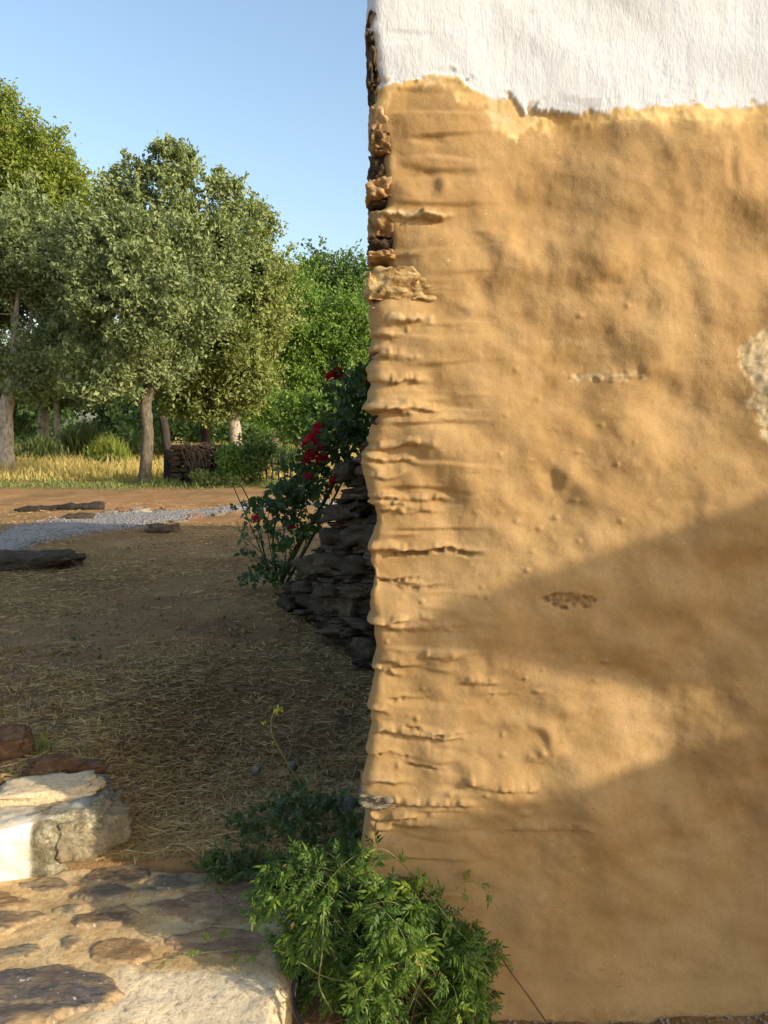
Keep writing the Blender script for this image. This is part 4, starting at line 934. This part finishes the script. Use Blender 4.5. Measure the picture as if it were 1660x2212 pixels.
n = 1900
yy = 2.42 + 7 * rng.random(n) ** 1.7; xx = -.08 - rng.random(n) * (yy * .55 + .1)
P = np.column_stack([xx, yy, ground_h(xx, yy) + .012]); L_ = rng.uniform(.015, .045, n)
V, Fq = leaves(P, rdir(n) * [1, 1, .2], np.tile([0., 0., 1.], (n, 1)) + rng.normal(0, .35, (n, 3)), L_, L_ * rng.uniform(.35, .6, n), .3)
obj('leaf_litter', V, Fq, leaf_mat('dead_leaf', (0.07, 0.04, 0.022), (0.20, 0.12, 0.06), (0.42, 0.31, 0.18), 0.1, 0.8), None, False, {'tint': np.repeat(rng.random(n), 4)}, 'stuff')
mb = MB()
for k in range(420):
    y = 2.42 + 8 * rng.random() ** 1.6; x = -.05 - rng.random() * (y * .55); s_ = rng.uniform(.015, .05)
    Vr, Fr = rock((s_, s_ * .8, s_ * .6), k % 40, 3, .6, .3); mb.add(rotz(Vr, k) + [x, y, ground_h(np.array([x]), np.array([y]))[0] + .004], Fr)
mb.build('soil_clods', M['soil'], None, True)['kind'] = 'stuff'

# ------------------------------------------------------------------ stones along the path, logs, loose stones
for k, (px, py, w, h, mat, lab) in enumerate([
        (240, 1116, .30, .20, 'pebble', 'rounded brown edging stone left of the pale pair on the far path edge'), (265, 1113, .30, .22, 'rust_rock', 'reddish edging stone between the brown stone and the white stone'),
        (305, 1112, .42, .20, 'pebble', 'pale whitish edging stone on the far side of the gravel path'), (365, 1106, .34, .18, 'rust_rock', 'brown edging stone right of the pale one on the far path edge'),
        (30, 1142, .40, .10, 'pebble', 'flat pale stone on the path edge at far left'), (125, 1122, .24, .10, 'pebble', 'small grey stone near the worn log beside the path'),
        (555, 1100, .30, .16, 'rust_rock', 'orange-brown edging stone seen through the rose stems'), (420, 1118, .26, .12, 'rust_rock', 'brown stone on the near path edge right of the clod'),
        (470, 1114, .26, .10, 'pebble', 'tan stone on the near path edge close to the rose'), (385, 1127, .34, .07, 'pebble', 'flat tan slab on the near path edge above the dark clod')]):
    place_rock('edging_stone', px, py, GZ, (w * .8, w * .6, h * .8), M['schist_grey' if mat == 'pebble' and k not in (2,) else mat], 100 + k, None, rng.random(), 8, -.02, lab, 'stone', 'stones edging the gravel path')
place_rock('dark_rock', 40, 1226, GZ, (1.1, .5, .22), M['schist'], 121, None, .05, 20, -.03, 'long low dark rock lying at the left edge below the path', 'rock', None, .75, .34)
place_rock('dark_clod', 352, 1152, GZ, (.40, .3, .16), M['schist'], 122, None, .2, 8, .0, 'dark lump of earth lying below the gravel path', 'clod')
place_rock('dark_clod', 172, 1125, GZ, (.40, .3, .14), M['schist'], 123, None, .2, 8, .0, 'dark lump of earth on the far edge of the path beside the log', 'clod')
lb = on_z(130, 1108, GZ)
o = obj('worn_log', *[(tube(smooth_path([(-.75, -.05, .05), (-.2, .03, .07), (.3, .0, .09), (.72, .08, .10)], 16), np.interp(np.linspace(0, 1, 16), [0, .1, .9, 1], [.02, .05, .085, .05]), 10, .55, 3))][0], M['dark_wood'])
o.location = (lb[0], lb[1], GZ); tag(o, 'weathered grey log lying on the soil beyond the path', 'log')
for k, (px, py, sz, lab) in enumerate([(745, 1775, .10, 'grey stone block lying against the house foot among the weeds'), (722, 1815, .06, 'small pale stone below the grey block beside the weeds'), (712, 1780, .05, 'small grey stone left of the grey block'),
                                    (555, 1672, .03, 'white pebble on the dark soil left of the flowering weed'), (632, 1665, .035, 'tiny pale pebble beside the stalk of the flowering weed'), (440, 1463, .03, 'pale pebble on bare soil in the middle of the yard'),
                                    (292, 1712, .022, 'small whitish pebble right of the upper step')]):
    place_rock('loose_stone', px, py, GZ - .05 if px > 650 else GZ, (sz * 1.4, sz, sz * .9), M['pebble'], 140 + k, None, rng.random() * 3, 5, .01, lab, 'stone', 'loose stones in the yard')
mb = MB()
for k in range(2200):
    y = 2.4 + 8 * rng.random() ** 2; x = -.05 - rng.random() * (y * .55); s_ = rng.uniform(.006, .018)
    Vr, Fr = rock((s_, s_, s_ * .7), k % 20, 1, .6, .2); mb.add(Vr + [x, y, ground_h(np.array([x]), np.array([y]))[0] + .003], Fr)
for k in range(420):
    x = rng.uniform(.2, 1.2); y = rng.uniform(1.70, 1.91); s_ = rng.uniform(.003, .010)
    Vr, Fr = rock((s_, s_, s_ * .7), k % 20, 1, .6, .2); mb.add(Vr + [x, y, ground_h(np.array([x]), np.array([y]))[0] + .002], Fr)
mb.build('grit', M['pebble'], None, False)['kind'] = 'stuff'

# ------------------------------------------------------------------ leaning post, rubble pile, stakes
pb = on_z(364, 1042, GZ); Yp = pb[1]
o = obj('leaning_post', *tube(smooth_path([pb - [0, 0, .1], at_y(362, 980, Yp), at_y(354, 915, Yp), at_y(349, 900, Yp)], 14) , np.linspace(.13, .095, 14), 10, .15, 5), M['dark_wood'])
tag(o, 'dark weathered wooden post leaning left at the end of the rubble pile', 'post')
pile = thing('rubble_wall', 'tumbledown dark dry-stone wall with dead vines between the post and the green shrub', 'wall', (on_z(440, 1046, GZ)[0], PY_, GZ))
x0, x1 = at_y(372, 1040, PY_)[0], at_y(522, 1040, PY_)[0]
zt_ = at_y(400, 962, PY_)[2]; z = GZ - .05; k = 0
while z < zt_:
    h = rng.uniform(.10, .2); x = x0 + rng.uniform(-.05, .05)
    while x < x1:
        w = rng.uniform(.18, .5)
        if z + h < zt_ + .08 * math.sin(x * 5) or x < x0 + 1.2:
            Vr, Fr = rock((w * .96, .5, h * .95), 200 + k, 4, .35, .2)
            obj('stone', Vr + [x + w / 2, PY_ + rng.normal(0, .05), z + h / 2], Fr, M['schist'], pile); k += 1
        x += w
    z += h
Vb, Fb = tube(smooth_path([at_y(455, 968, PY_ - .1), at_y(485, 968, PY_ - .1), at_y(523, 975, PY_ - .1)], 8), .09, 7, .1, 2); obj('fallen_beam', Vb, Fb, M['dark_wood'], pile)
mb = MB()
for k in range(26):
    a = at_y(rng.uniform(395, 460), rng.uniform(955, 970), PY_ - .3); b = at_y(rng.uniform(390, 470), rng.uniform(985, 1035), PY_ - .4); c = (a + b) / 2 + [rng.normal(0, .15), -.1, .15]
    mb.add(*tube(smooth_path([a, c, b], 8), .012, 4))
mb.build('dead_vine', M['twig'], pile)
fn = thing('stake_fence', 'row of thin dark upright stakes seen between the dark shrub and the rose', 'fence', at_y(600, 1046, PY_ - .3))
for k in range(11):
    px = 548 + k * 13.5; a = at_y(px, 1046 - k * .3, PY_ - .3); a[2] = GZ - .05; b = at_y(px + rng.uniform(-1.5, 1.5), 985 + rng.uniform(-6, 6), PY_ - .3)
    obj('stake', *tube(smooth_path([a, (a + b) / 2 + [rng.normal(0, .01), 0, 0], b], 5), .022, 5), M['dark_wood'], fn)
obj('rail', *tube(smooth_path([at_y(543, 1000, PY_ - .3), at_y(620, 1002, PY_ - .3), at_y(690, 1000, PY_ - .3)], 8), .016, 5), M['dark_wood'], fn)

# ------------------------------------------------------------------ compound leaves, shared meshes
def leaflet(L, W, bend=.2, fold=.2):
    xs_ = np.array([0, .28, .62, 1.0]); w = np.array([.02, .5, .40, 0.0]) * W; V = []
    for x_, w_ in zip(xs_, w):
        z_ = -bend * L * x_ ** 2
        V += [(x_ * L, -w_, z_ + fold * w_), (x_ * L, 0, z_), (x_ * L, w_, z_ + fold * w_)]
    V = np.array(V); Fq = []
    for k in range(3):
        a = k * 3; Fq += [(a, a + 3, a + 4, a + 1), (a + 1, a + 4, a + 5, a + 2)]
    return V, np.array(Fq)
def orient(V, x, n):
    x = np.asarray(x, float); x = x / np.linalg.norm(x); y = np.cross(n, x); y /= np.linalg.norm(y) + 1e-9; z = np.cross(x, y)
    return V @ np.stack([x, y, z])
def compound(seed, pairs, LL, LW, spread=1.0, span=.055, bend=.3):
    r_ = np.random.default_rng(seed); mbv = MB()
    mbv.add(*tube(np.array([(0, 0, 0), (span * .5, 0, .004), (span, 0, -.003)]), .0009, 3), .8)
    for k in range(pairs):
        x_ = span * (.32 + .62 * k / max(1, pairs - .3))
        for sgn in (-1, 1):
            V, Fq = leaflet(LL * r_.uniform(.75, 1.05) * (.8 + .2 * k / pairs), LW * r_.uniform(.85, 1.1), bend * r_.uniform(.3, 1.4), .25)
            a = sgn * spread * r_.uniform(.75, 1.1)
            mbv.add(orient(V, (math.cos(a), math.sin(a), r_.normal(0, .18)), (r_.normal(0, .25), r_.normal(0, .25), 1)) + [x_, 0, 0], Fq, r_.random())
    V, Fq = leaflet(LL * 1.15, LW, bend, .25); mbv.add(V + [span, 0, -.003], Fq, r_.random())
    fs = [np.concatenate(mbv.Q)] + ([np.concatenate(mbv.T)] if mbv.T else [])
    return np.concatenate(mbv.V), fs, np.concatenate(mbv.A)
def scatter(parent, protos, mat, P, Dn, Nn, S_, name='leaf'):
    """each leaf an object of its own, sharing a few meshes"""
    ms = [mesh(name, V, fs, mat, True, {'tint': A_}) for V, fs, A_ in protos]
    from mathutils import Matrix
    base = Vector(parent.location)
    for k in range(len(P)):
        x = Vector(Dn[k]).normalized(); nn = Vector(Nn[k]); y = nn.cross(x).normalized(); z_ = x.cross(y)
        o = bpy.data.objects.new(name, ms[k % len(ms)]); C.objects.link(o); o.parent = parent
        m3 = Matrix((x, y, z_)).transposed() * float(S_[k])
        o.matrix_local = Matrix.Translation(Vector(P[k]) - base) @ m3.to_4x4()
def joined(parent, protos, mat, P, Dn, Nn, S_, name, tint=None):
    mbv = MB()
    for k in range(len(P)):
        V, fs, A_ = protos[k % len(protos)]
        mbv.add(orient(V * S_[k], Dn[k], Nn[k]) + P[k], fs, np.clip(A_ * .35 + (tint[k] if tint is not None else rng.random()) * .65, 0, 1))
    return mbv.build(name, mat, parent, True, 'stuff')

# ------------------------------------------------------------------ jasmine at the house corner
jas = thing('jasmine_bush', 'sprawling bright green jasmine bush at the foot of the house corner', 'shrub', (.05, 1.75, 0))
JP = [compound(k, 3, .027, .0082, 1.0, .046, .55) for k in range(6)]
OUT = np.array([(548, 1890), (600, 1850), (660, 1835), (700, 1815), (740, 1798), (775, 1830), (800, 1880), (840, 1915), (880, 1905), (930, 1935), (985, 1985), (1030, 2005), (1062, 2035), (1070, 2100), (1074, 2160), (1058, 2230), (900, 2260), (650, 2260), (635, 2140), (612, 2060), (585, 2010), (560, 1950)], float)
Pl, Dl, Nl, Sl, Al, Rl = [], [], [], [], [], []
shoot = MB()
OUT[:, 0] = 812 + (OUT[:, 0] - 812) * .97
def jas_front(px, py):
    """depth of the mound's skin seen at this place: thin at the rim, full in the middle"""
    e_ = edge_dist(OUT, np.array([[px, py]]))[0]; th_ = min(1, e_ / 110) ** .6
    bk = WY - .03 if px > 770 else 2.02 - (770 - px) * .0005
    return bk, bk - .02 - th_ * (.04 + .14 * float(sst(1800, 2050, np.array(py))))
ns_ = 0
while ns_ < 205:
    px, py = rng.uniform(545, 1080), rng.uniform(1800, 2250)
    if not inside(OUT, np.array([[px, py]]))[0]: continue
    if ((px - 780) / 40) ** 2 + ((py - 1925) / 34) ** 2 < 1 or ((px - 850) / 34) ** 2 + ((py - 1962) / 16) ** 2 < 1: continue
    if fb2(np.array([px / 60.]), np.array([py / 60.]), 2, 5)[0] < -.22 and py > 1900: continue
    bk, ft = jas_front(px, py); dpt = rng.random() ** .6
    tip = at_y(px, py, bk + (ft - bk) * dpt)
    if tip[2] < .02: continue
    rt = np.array([.02 + rng.normal(0, .08) + .35 * (tip[0] - .02), 1.90 + rng.normal(0, .02), max(.0, tip[2] - rng.uniform(.10, .22))])
    md = rt * .4 + tip * .6 + np.array([0, -.02, rng.uniform(.02, .07)])
    SP = smooth_path([rt, md, tip, tip + (tip - md) * .3 + [0, -.01, -rng.uniform(.01, .05)]], 14)
    shoot.add(*tube(SP, np.linspace(.0016, .0007, 14), 4), .6)
    for k in range(5, 14):
        T_ = SP[min(k + 1, 13)] - SP[k - 1]; T_ /= np.linalg.norm(T_) + 1e-9
        for sg in (-1, 1):
            if rng.random() < .12: continue
            sd_ = np.cross(T_, [0, -.6, .8]); sd_ = sd_ / (np.linalg.norm(sd_) + 1e-9) * sg
            Pl.append(SP[k] + rng.normal(0, .004, 3)); Dl.append(sd_ * .8 + T_ * .5 + rng.normal(0, .35, 3) + [0, -.2, -.1]); Nl.append(np.array([0, -.5, .7]) + rng.normal(0, .4, 3))
            Sl.append(rng.uniform(.6, 1.0) * (1.0 - .45 * (k - 5) / 9)); Al.append((k - 5) / 9.); Rl.append(dpt)
    ns_ += 1
shoot.build('shoot', M['vine_stem'], jas)
P, Dn, Nn, S_ = np.array(Pl), np.array(Dl), np.array(Nl), np.array(Sl); Al = np.array(Al); Rl = np.array(Rl); n = len(P)
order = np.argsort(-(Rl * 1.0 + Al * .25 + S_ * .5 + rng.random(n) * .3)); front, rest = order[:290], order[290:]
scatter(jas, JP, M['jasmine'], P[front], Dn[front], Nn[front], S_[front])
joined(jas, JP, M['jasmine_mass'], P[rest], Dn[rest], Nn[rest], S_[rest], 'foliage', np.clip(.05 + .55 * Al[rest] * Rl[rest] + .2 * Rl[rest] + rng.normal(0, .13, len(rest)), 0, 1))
dl_ = rng.integers(0, n, 16)
for k_ in dl_:
    V, Fq = leaflet(.03, .010, .6, .5); obj('dry_leaf', orient(V, Dn[k_] + [0, 0, -.5], Nn[k_]) + P[k_] + [0, -.01, 0], Fq, M['straw'], jas, True, {'tint': np.full(len(V), rng.uniform(.3, .9))})
mb = MB()
roots = [np.array([-.10, 1.95, .0]), np.array([.05, 1.84, 0.]), np.array([.18, 1.86, .0])]
for k in range(70):
    r0 = roots[k % 3] + rng.normal(0, .02, 3) * [1, .6, 0]; e = P[rng.integers(0, n)]
    m_ = (r0 + e) / 2 + np.array([rng.normal(0, .03), -.03, .08]); 
    mb.add(*tube(smooth_path([r0, m_, e], 10), np.linspace(.0022, .0011, 10), 5), .5)
mb.build('stem', M['vine_stem'], jas)
for pts, rad_, mt in [([(1068, 2040), (1100, 2095), (1140, 2150), (1185, 2215)], .0022, 'runner'), ([(700, 1960), (696, 2060), (690, 2130), (720, 2190)], .0022, 'vine_stem'), ([(888, 1985), (905, 2060), (912, 2110), (880, 2190)], .0022, 'vine_stem'),
                      ([(930, 1935), (980, 2000), (1030, 2060), (1066, 2120)], .0018, 'vine_stem'), ([(800, 2010), (860, 2080), (920, 2150), (960, 2200)], .0018, 'vine_stem'), ([(780, 1950), (830, 1990), (880, 2010), (960, 2020)], .0035, 'runner'),
                      ([(985, 1920), (1010, 1905), (1040, 1912), (1060, 1930)], .0012, 'vine_stem'), ([(1040, 1912), (1075, 1960), (1110, 2005)], .0010, 'vine_stem'), ([(650, 2080), (700, 2110), (760, 2120), (830, 2105)], .0016, 'vine_stem'),
                      ([(560, 1960), (530, 1975), (500, 1960), (480, 1935)], .0013, 'runner'), ([(600, 2040), (520, 2050), (420, 2062), (350, 2080)], .0014, 'vine_stem')]:
    pz = []
    for (a, b) in pts:
        if a < 620: c = on_z(a, b, LZt + .014)
        elif mt == 'runner' and a > 1000: c = at_y(a, b, WY - .055)
        else: c = at_y(a, b, WY - .045 - (.015 if mt == 'runner' else .10 * min(1, max(0, (b - 1850) / 200))))
        pz.append(c)
    obj('runner_stem', *tube(smooth_path(pz, 16), rad_, 5), M[mt], jas)
# sprigs along the runners that lie on the landing and cling to the wall
sp = [(480, 1935, 0), (500, 1955, 0), (530, 1972, 0), (360, 2078, 0), (400, 2066, 0), (440, 2060, 0), (450, 2035, 0), (470, 2025, 0), (515, 2052, 0), (560, 2060, 0), (1040, 1912, 1), (1060, 1928, 1), (1000, 1908, 1), (960, 1915, 1), (1108, 2108, 1), (1010, 1955, 1), (900, 1890, 1), (870, 1870, 1),
      (540, 1985, 0), (570, 1975, 0), (548, 1960, 0)]
Ps = np.array([on_z(a, b, LZt + .02) if f == 0 else at_y(a, b, WY - .035) for a, b, f in sp]); ns = len(sp)
joined(jas, JP, M['jasmine_mass'], Ps, rdir(ns) + [0, -.3, .2], rdir(ns) * .3 + [0, -.6, .6], np.full(ns, .6), 'sprig', np.full(ns, .7))
hs = thing('irrigation_hose', 'thin black irrigation hose looping out of the jasmine beside the landing', 'hose', (-.18, 1.6, 0))
obj('tube', *tube(smooth_path([at_y(640, 2120, 1.80), at_y(636, 2155, 1.78), at_y(642, 2195, 1.74), at_y(670, 2235, 1.70), at_y(720, 2270, 1.68)], 24), .0055, 8), M['hose'], hs)
obj('upper_loop', *tube(smooth_path([at_y(760, 1915, 1.90), at_y(790, 1940, 1.885), at_y(850, 1958, 1.875), at_y(920, 1972, 1.87), at_y(990, 1995, 1.87)], 24), .0042, 8), M['hose'], hs)

# dark green weeds behind the jasmine and by the landing's back edge
n = 420
q = np.column_stack([rng.uniform(455, 775, n), rng.uniform(1700, 1860, n)])
q = q[((q[:, 0] - 640) / 150) ** 2 + ((q[:, 1] - 1790) / 75) ** 2 < 1]
Pw = np.array([on_z(a, b, GZ + .02 + .1 * rng.random()) for a, b in q]); n = len(Pw)
WP = [compound(20 + k, 3, .024, .010, .9, .045, .3) for k in range(3)]
wd = thing('green_weed_patch', 'low dark green leafy weeds between the landing and the house corner', 'weeds', (-.4, 2.5, GZ))
joined(wd, WP, M['weed'], Pw, rdir(n) + [0, -.2, .4], rdir(n) * .4 + [0, -.3, .8], rng.uniform(.6, 1.2, n), 'foliage')
wd2 = thing('green_weed_patch', 'tuft of green weeds on the soil edge behind the brown slab', 'weeds', (*on_z(440, 1860, GZ)[:2], GZ))
q = np.column_stack([rng.uniform(430, 575, 130), rng.normal(1872, 10, 130)]); Pw = np.array([on_z(a, b, GZ + .02 + .03 * rng.random()) for a, b in q])
joined(wd2, WP, M['weed'], Pw, rdir(130) + [0, -.2, .5], rdir(130) * .4 + [0, -.3, .8], rng.uniform(.6, 1.1, 130), 'foliage')
# tuft of pale grass beside the step
def tuft(label, px, py, z, n, h, mat, w=.004):
    c = on_z(px, py, z); r = thing('grass_tuft', label, 'grass', c)
    V, Fc = blades(np.column_stack([c[0] + rng.normal(0, .02, n), c[1] + rng.normal(0, .02, n), np.full(n, z)]), rng.uniform(.4, 1, n) * h, w, .4)
    obj('blades', V, Fc, mat, r, False, {'tint': np.repeat(rng.uniform(.4, .9, n), 5)}, 'stuff')
tuft('pale spiky grass tuft standing behind the rusty rocks', 95, 1640, GZ + .15, 46, .17, M['bright_broom'])
tuft('small dark green grass tuft in the middle of the shaded soil', 160, 1395, GZ, 40, .10, M['weed'], .006)
# yellow-flowered weed: a long bare stalk
Ym = on_z(690, 1752, GZ)[1]
ms_ = thing('mustard_weed', 'tall thin weed stalk topped with small yellow flowers on the dark soil', 'plant', on_z(690, 1752, GZ))
obj('stalk', *tube(smooth_path([at_y(690, 1752, Ym), at_y(668, 1720, Ym), at_y(640, 1680, Ym - .03), at_y(610, 1630, Ym - .05), at_y(588, 1585, Ym - .05), at_y(588, 1550, Ym - .05), at_y(602, 1530, Ym - .05)], 24), np.linspace(.0045, .0018, 24), 6), M['meadow'], ms_, attrs={'tint': np.full(24 * 6 + 2, .4)})
obj('side_shoot', *tube(smooth_path([at_y(588, 1575, Ym - .05), at_y(578, 1568, Ym - .05), at_y(570, 1562, Ym - .05)], 8), .0015, 5), M['vine_stem'], ms_)
for (px, py, s_) in ((602, 1530, .016), (596, 1537, .011), (608, 1533, .012), (570, 1563, .010), (600, 1541, .009), (590, 1605, .006)):
    c = at_y(px, py, Ym - .055); D_ = rdir(7); V, Fq = leaves(c + D_ * s_ * .6, D_, rdir(7), s_ * 1.3, s_ * .9)
    obj('flower', V, Fq, M['yellow_petal'], ms_, False, {'tint': np.repeat(rng.random(7), 4)})
for k in range(9):
    c = at_y(rng.uniform(650, 740), rng.uniform(1690, 1770), Ym - .02); V, Fq = leaflet(.08, .03, .3)
    obj('leaf', orient(V, rdir(1)[0] + [0, 0, .4], (0, -.5, .8)) + c, Fq, M['weed'], ms_, True, {'tint': np.full(len(V), rng.uniform(.3, .8))})

# ------------------------------------------------------------------ rose leaning on the buttress
YR = 6.35
rose = thing('rose_bush', 'tall rose bush with crimson blooms leaning against the stone buttress', 'shrub', on_z(612, 1262, GZ - .05))
for pts, ra, rb in [([(606, 1262), (640, 1190), (700, 1085), (740, 1010), (785, 925), (800, 880)], .022, .010), ([(618, 1262), (670, 1170), (720, 1080), (745, 1030)], .016, .007), ([(596, 1262), (572, 1200), (556, 1120), (535, 1075), (522, 1050)], .010, .004),
                    ([(590, 1262), (560, 1180), (530, 1110), (508, 1060), (502, 1045)], .007, .003), ([(600, 1255), (590, 1180), (600, 1110), (640, 1040), (680, 980), (690, 930)], .010, .004), ([(720, 1050), (730, 960), (735, 880), (722, 820)], .010, .004),
                    ([(606, 1250), (640, 1180), (680, 1130), (690, 1080)], .009, .004), ([(780, 930), (790, 870), (795, 825)], .007, .004), ([(570, 1195), (556, 1140), (556, 1122)], .004, .003), ([(600, 1235), (560, 1190), (520, 1150), (512, 1120)], .005, .002),
                    ([(592, 1250), (568, 1215), (545, 1190), (528, 1185)], .005, .002), ([(602, 1255), (585, 1190), (578, 1130), (590, 1080)], .006, .003), ([(610, 1250), (618, 1190), (612, 1130), (625, 1070)], .006, .003), ([(586, 1255), (550, 1225), (530, 1180), (524, 1130)], .004, .002), ([(620, 1240), (655, 1190), (668, 1130), (660, 1090)], .006, .003), ([(640, 1190), (634, 1160), (630, 1142)], .004, .003), ([(700, 1085), (668, 1050), (665, 1036)], .004, .003), ([(740, 1010), (700, 985), (668, 970)], .006, .003)]:
    pz = [at_y(a, b, YR + .55 * max(0, (b - 1000) / 262) + .1 * math.sin(a)) for a, b in pts]
    obj('stem', *tube(smooth_path(pz, 18), np.linspace(ra, rb, 18), 6), M['rose_stem'], rose)
RP = [compound(50 + k, 2, .042, .030, 1.15, .06, .25) for k in range(4)]
regs = [((690, 1010), 62, 62, 150), ((755, 860), 48, 62, 210), ((720, 940), 62, 56, 190), ((610, 1075), 58, 44, 120), ((585, 1100), 55, 34, 60), ((645, 1120), 52, 50, 120), ((780, 830), 34, 46, 110), ((600, 1180), 45, 50, 60), ((660, 1060), 50, 40, 80), ((640, 1020), 34, 30, 50), ((575, 1235), 60, 24, 90), ((770, 930), 36, 40, 70), ((540, 1150), 40, 60, 24), ((745, 1000), 26, 40, 36)]
Pr = []
for (c_, rx, ry, m) in regs:
    m = int(m * .54)
    a = rng.normal(0, .5, (m, 2)) * [rx, ry] + c_
    for (px, py) in a: Pr.append(at_y(px, py, YR + .55 * max(0, (py - 1000) / 262) + rng.normal(0, .14)))
Pr = np.array(Pr); n = len(Pr); Pr = Pr[rng.permutation(n)]
Dn = rdir(n) + [0, -.2, -.1]; Nn = rdir(n) * .6 + [0, -.5, .6]; S_ = rng.uniform(.8, 1.5, n)
scatter(rose, RP, M['rose_leaf'], Pr[:290], Dn[:290], Nn[:290], S_[:290] * 1.1)
joined(rose, RP, M['rose_mass'], Pr[290:], Dn[290:], Nn[290:], S_[290:], 'foliage')
def bloom_mesh(seed):
    r_ = np.random.default_rng(seed); m_ = MB()
    for ring, (cnt, rad_, lift, sz) in enumerate([(5, .012, .020, .024), (7, .024, .014, .032), (8, .034, .002, .036), (7, .036, -.014, .032)]):
        for k in range(cnt):
            a = 2 * math.pi * k / cnt + ring * .5 + r_.normal(0, .15); o_ = np.array([math.cos(a), math.sin(a), 0]); tl = [1.3, .9, .35, -.2][ring] + r_.normal(0, .12)
            V, Fq = leaflet(sz, sz * 1.15, -.35, .55)
            up_ = o_ * math.cos(tl) + np.array([0, 0, math.sin(tl)]); nn = -o_ * math.sin(tl) + np.array([0, 0, math.cos(tl)])
            m_.add(orient(V, up_, nn) + o_ * rad_ * .45 + [0, 0, lift * .5], Fq, r_.random())
    return mesh('rose_bloom', np.concatenate(m_.V), [np.concatenate(m_.Q)], M['petal'], True, {'tint': np.concatenate(m_.A)})
BM = [bloom_mesh(k) for k in range(3)]
for k, (px, py, s_) in enumerate([(714, 815, 1.2), (729, 808, 1.25), (795, 824, 1.1), (692, 926, 1.35), (688, 938, 1.3), (672, 953, 1.35), (678, 968, 1.3), (664, 966, 1.25), (668, 988, 1.2), (662, 1000, 1.1), (697, 970, .8), (693, 996, 1.15), (724, 938, .7), (665, 1032, 1.05), (721, 1042, 1.0), (556, 1122, 1.1), (630, 1140, 1.05), (704, 990, .7), (681, 985, 1.0)]):
    o = bpy.data.objects.new('rose_bloom', BM[k % 3]); C.objects.link(o); o.parent = rose
    c = at_y(px, py, YR - .20 + .5 * max(0, (py - 1000) / 262)); o.location = Vector(c) - Vector(rose.location)
    o.rotation_euler = (R(rng.uniform(20, 75)), R(rng.uniform(-30, 30)), rng.random() * 6); o.scale = (s_ * .95,) * 3

# ------------------------------------------------------------------ added unseen shade casters right of and behind the camera, shaped to shade the plaster
shade_block = thing('shade_block', 'unseen white block with a dark wedge, added to shade the plaster', 'shade_block', (5, 1, 0))
def cast(px, py):                                    # where the sun ray to a wall point crosses the plane of the added shade casters
    x_, z_ = wx(px, py), wz(py); return (WY - LY / LX * (4 - x_), z_ + LZ / LX * (4 - x_))
bp = np.array([cast(1610, 1478), cast(1420, 1480), cast(1200, 1462), cast(1000, 1425), cast(900, 1395), cast(860, 1365), cast(940, 1318), cast(1040, 1280), cast(1350, 1178), cast(1620, 1088)])
SYE, SZT = cast(1575, 1500)[0], cast(1620, 1088)[1]
obj('wall', *box(4.0, 6.4, SYE, 1.50, -.05, SZT - .06), M['whitewash'], shade_block, False)  # added caster body, closes the lit streak at its right end
obj('block_top', *box(3.98, 6.5, SYE - .03, 1.54, SZT - .058, SZT), M['roof_tile'], shade_block, False)
nb_ = len(bp); bv = np.vstack([np.column_stack([np.full(nb_, 4.0), bp]), np.column_stack([np.full(nb_, 4.12), bp])])
bf = [np.array([(i, (i + 1) % nb_, (i + 1) % nb_ + nb_, i + nb_) for i in range(nb_)]), np.array([list(range(nb_))[::-1], list(range(nb_, 2 * nb_))])]
obj('shade_wedge', bv, bf, M['dark_wood'], shade_block, False)  # wedge added out of view, outlined to cast the upper shadow band
yw = thing('shade_wall', 'unseen whitewashed wall added to shade the lower plaster', 'wall', (4.1, -.4, 0))  # added out of view; its top follows the lower shadow edge
wp = np.array([cast(a_, b_) for a_, b_ in ((1640, 1560), (1560, 1600), (1480, 1625), (1350, 1660), (1180, 1720), (1000, 1760), (900, 1782), (830, 1805))])[::-1]
xs_ = np.linspace(wp[0, 0] - .09, SYE - .002, 40)
tz = np.interp(xs_, np.concatenate([[wp[0, 0] - .09, wp[0, 0] - .06, wp[0, 0] - .03], wp[:, 0]]), np.concatenate([[wp[0, 1] - .45, wp[0, 1] - .25, wp[0, 1] - .08], wp[:, 1]])) + .02 * fb2(xs_ * 5, xs_ * 0, 3, 91)
wv = np.vstack([np.column_stack([np.full(40, 4.0), xs_, np.full(40, -.05)]), np.column_stack([np.full(40, 4.0), xs_, tz]), np.column_stack([np.full(40, 4.3), xs_, tz]), np.column_stack([np.full(40, 4.3), xs_, np.full(40, -.05)])])
wi = np.arange(160).reshape(4, 40); wf_ = [np.stack([wi[a][:-1], wi[(a + 1) % 4][:-1], wi[(a + 1) % 4][1:], wi[a][1:]], -1) for a in range(4)]
obj('wall_body', wv, [np.vstack(wf_), np.array([[wi[0][0], wi[3][0], wi[2][0], wi[1][0]], [wi[0][-1], wi[1][-1], wi[2][-1], wi[3][-1]]])], M['whitewash'], yw, False)
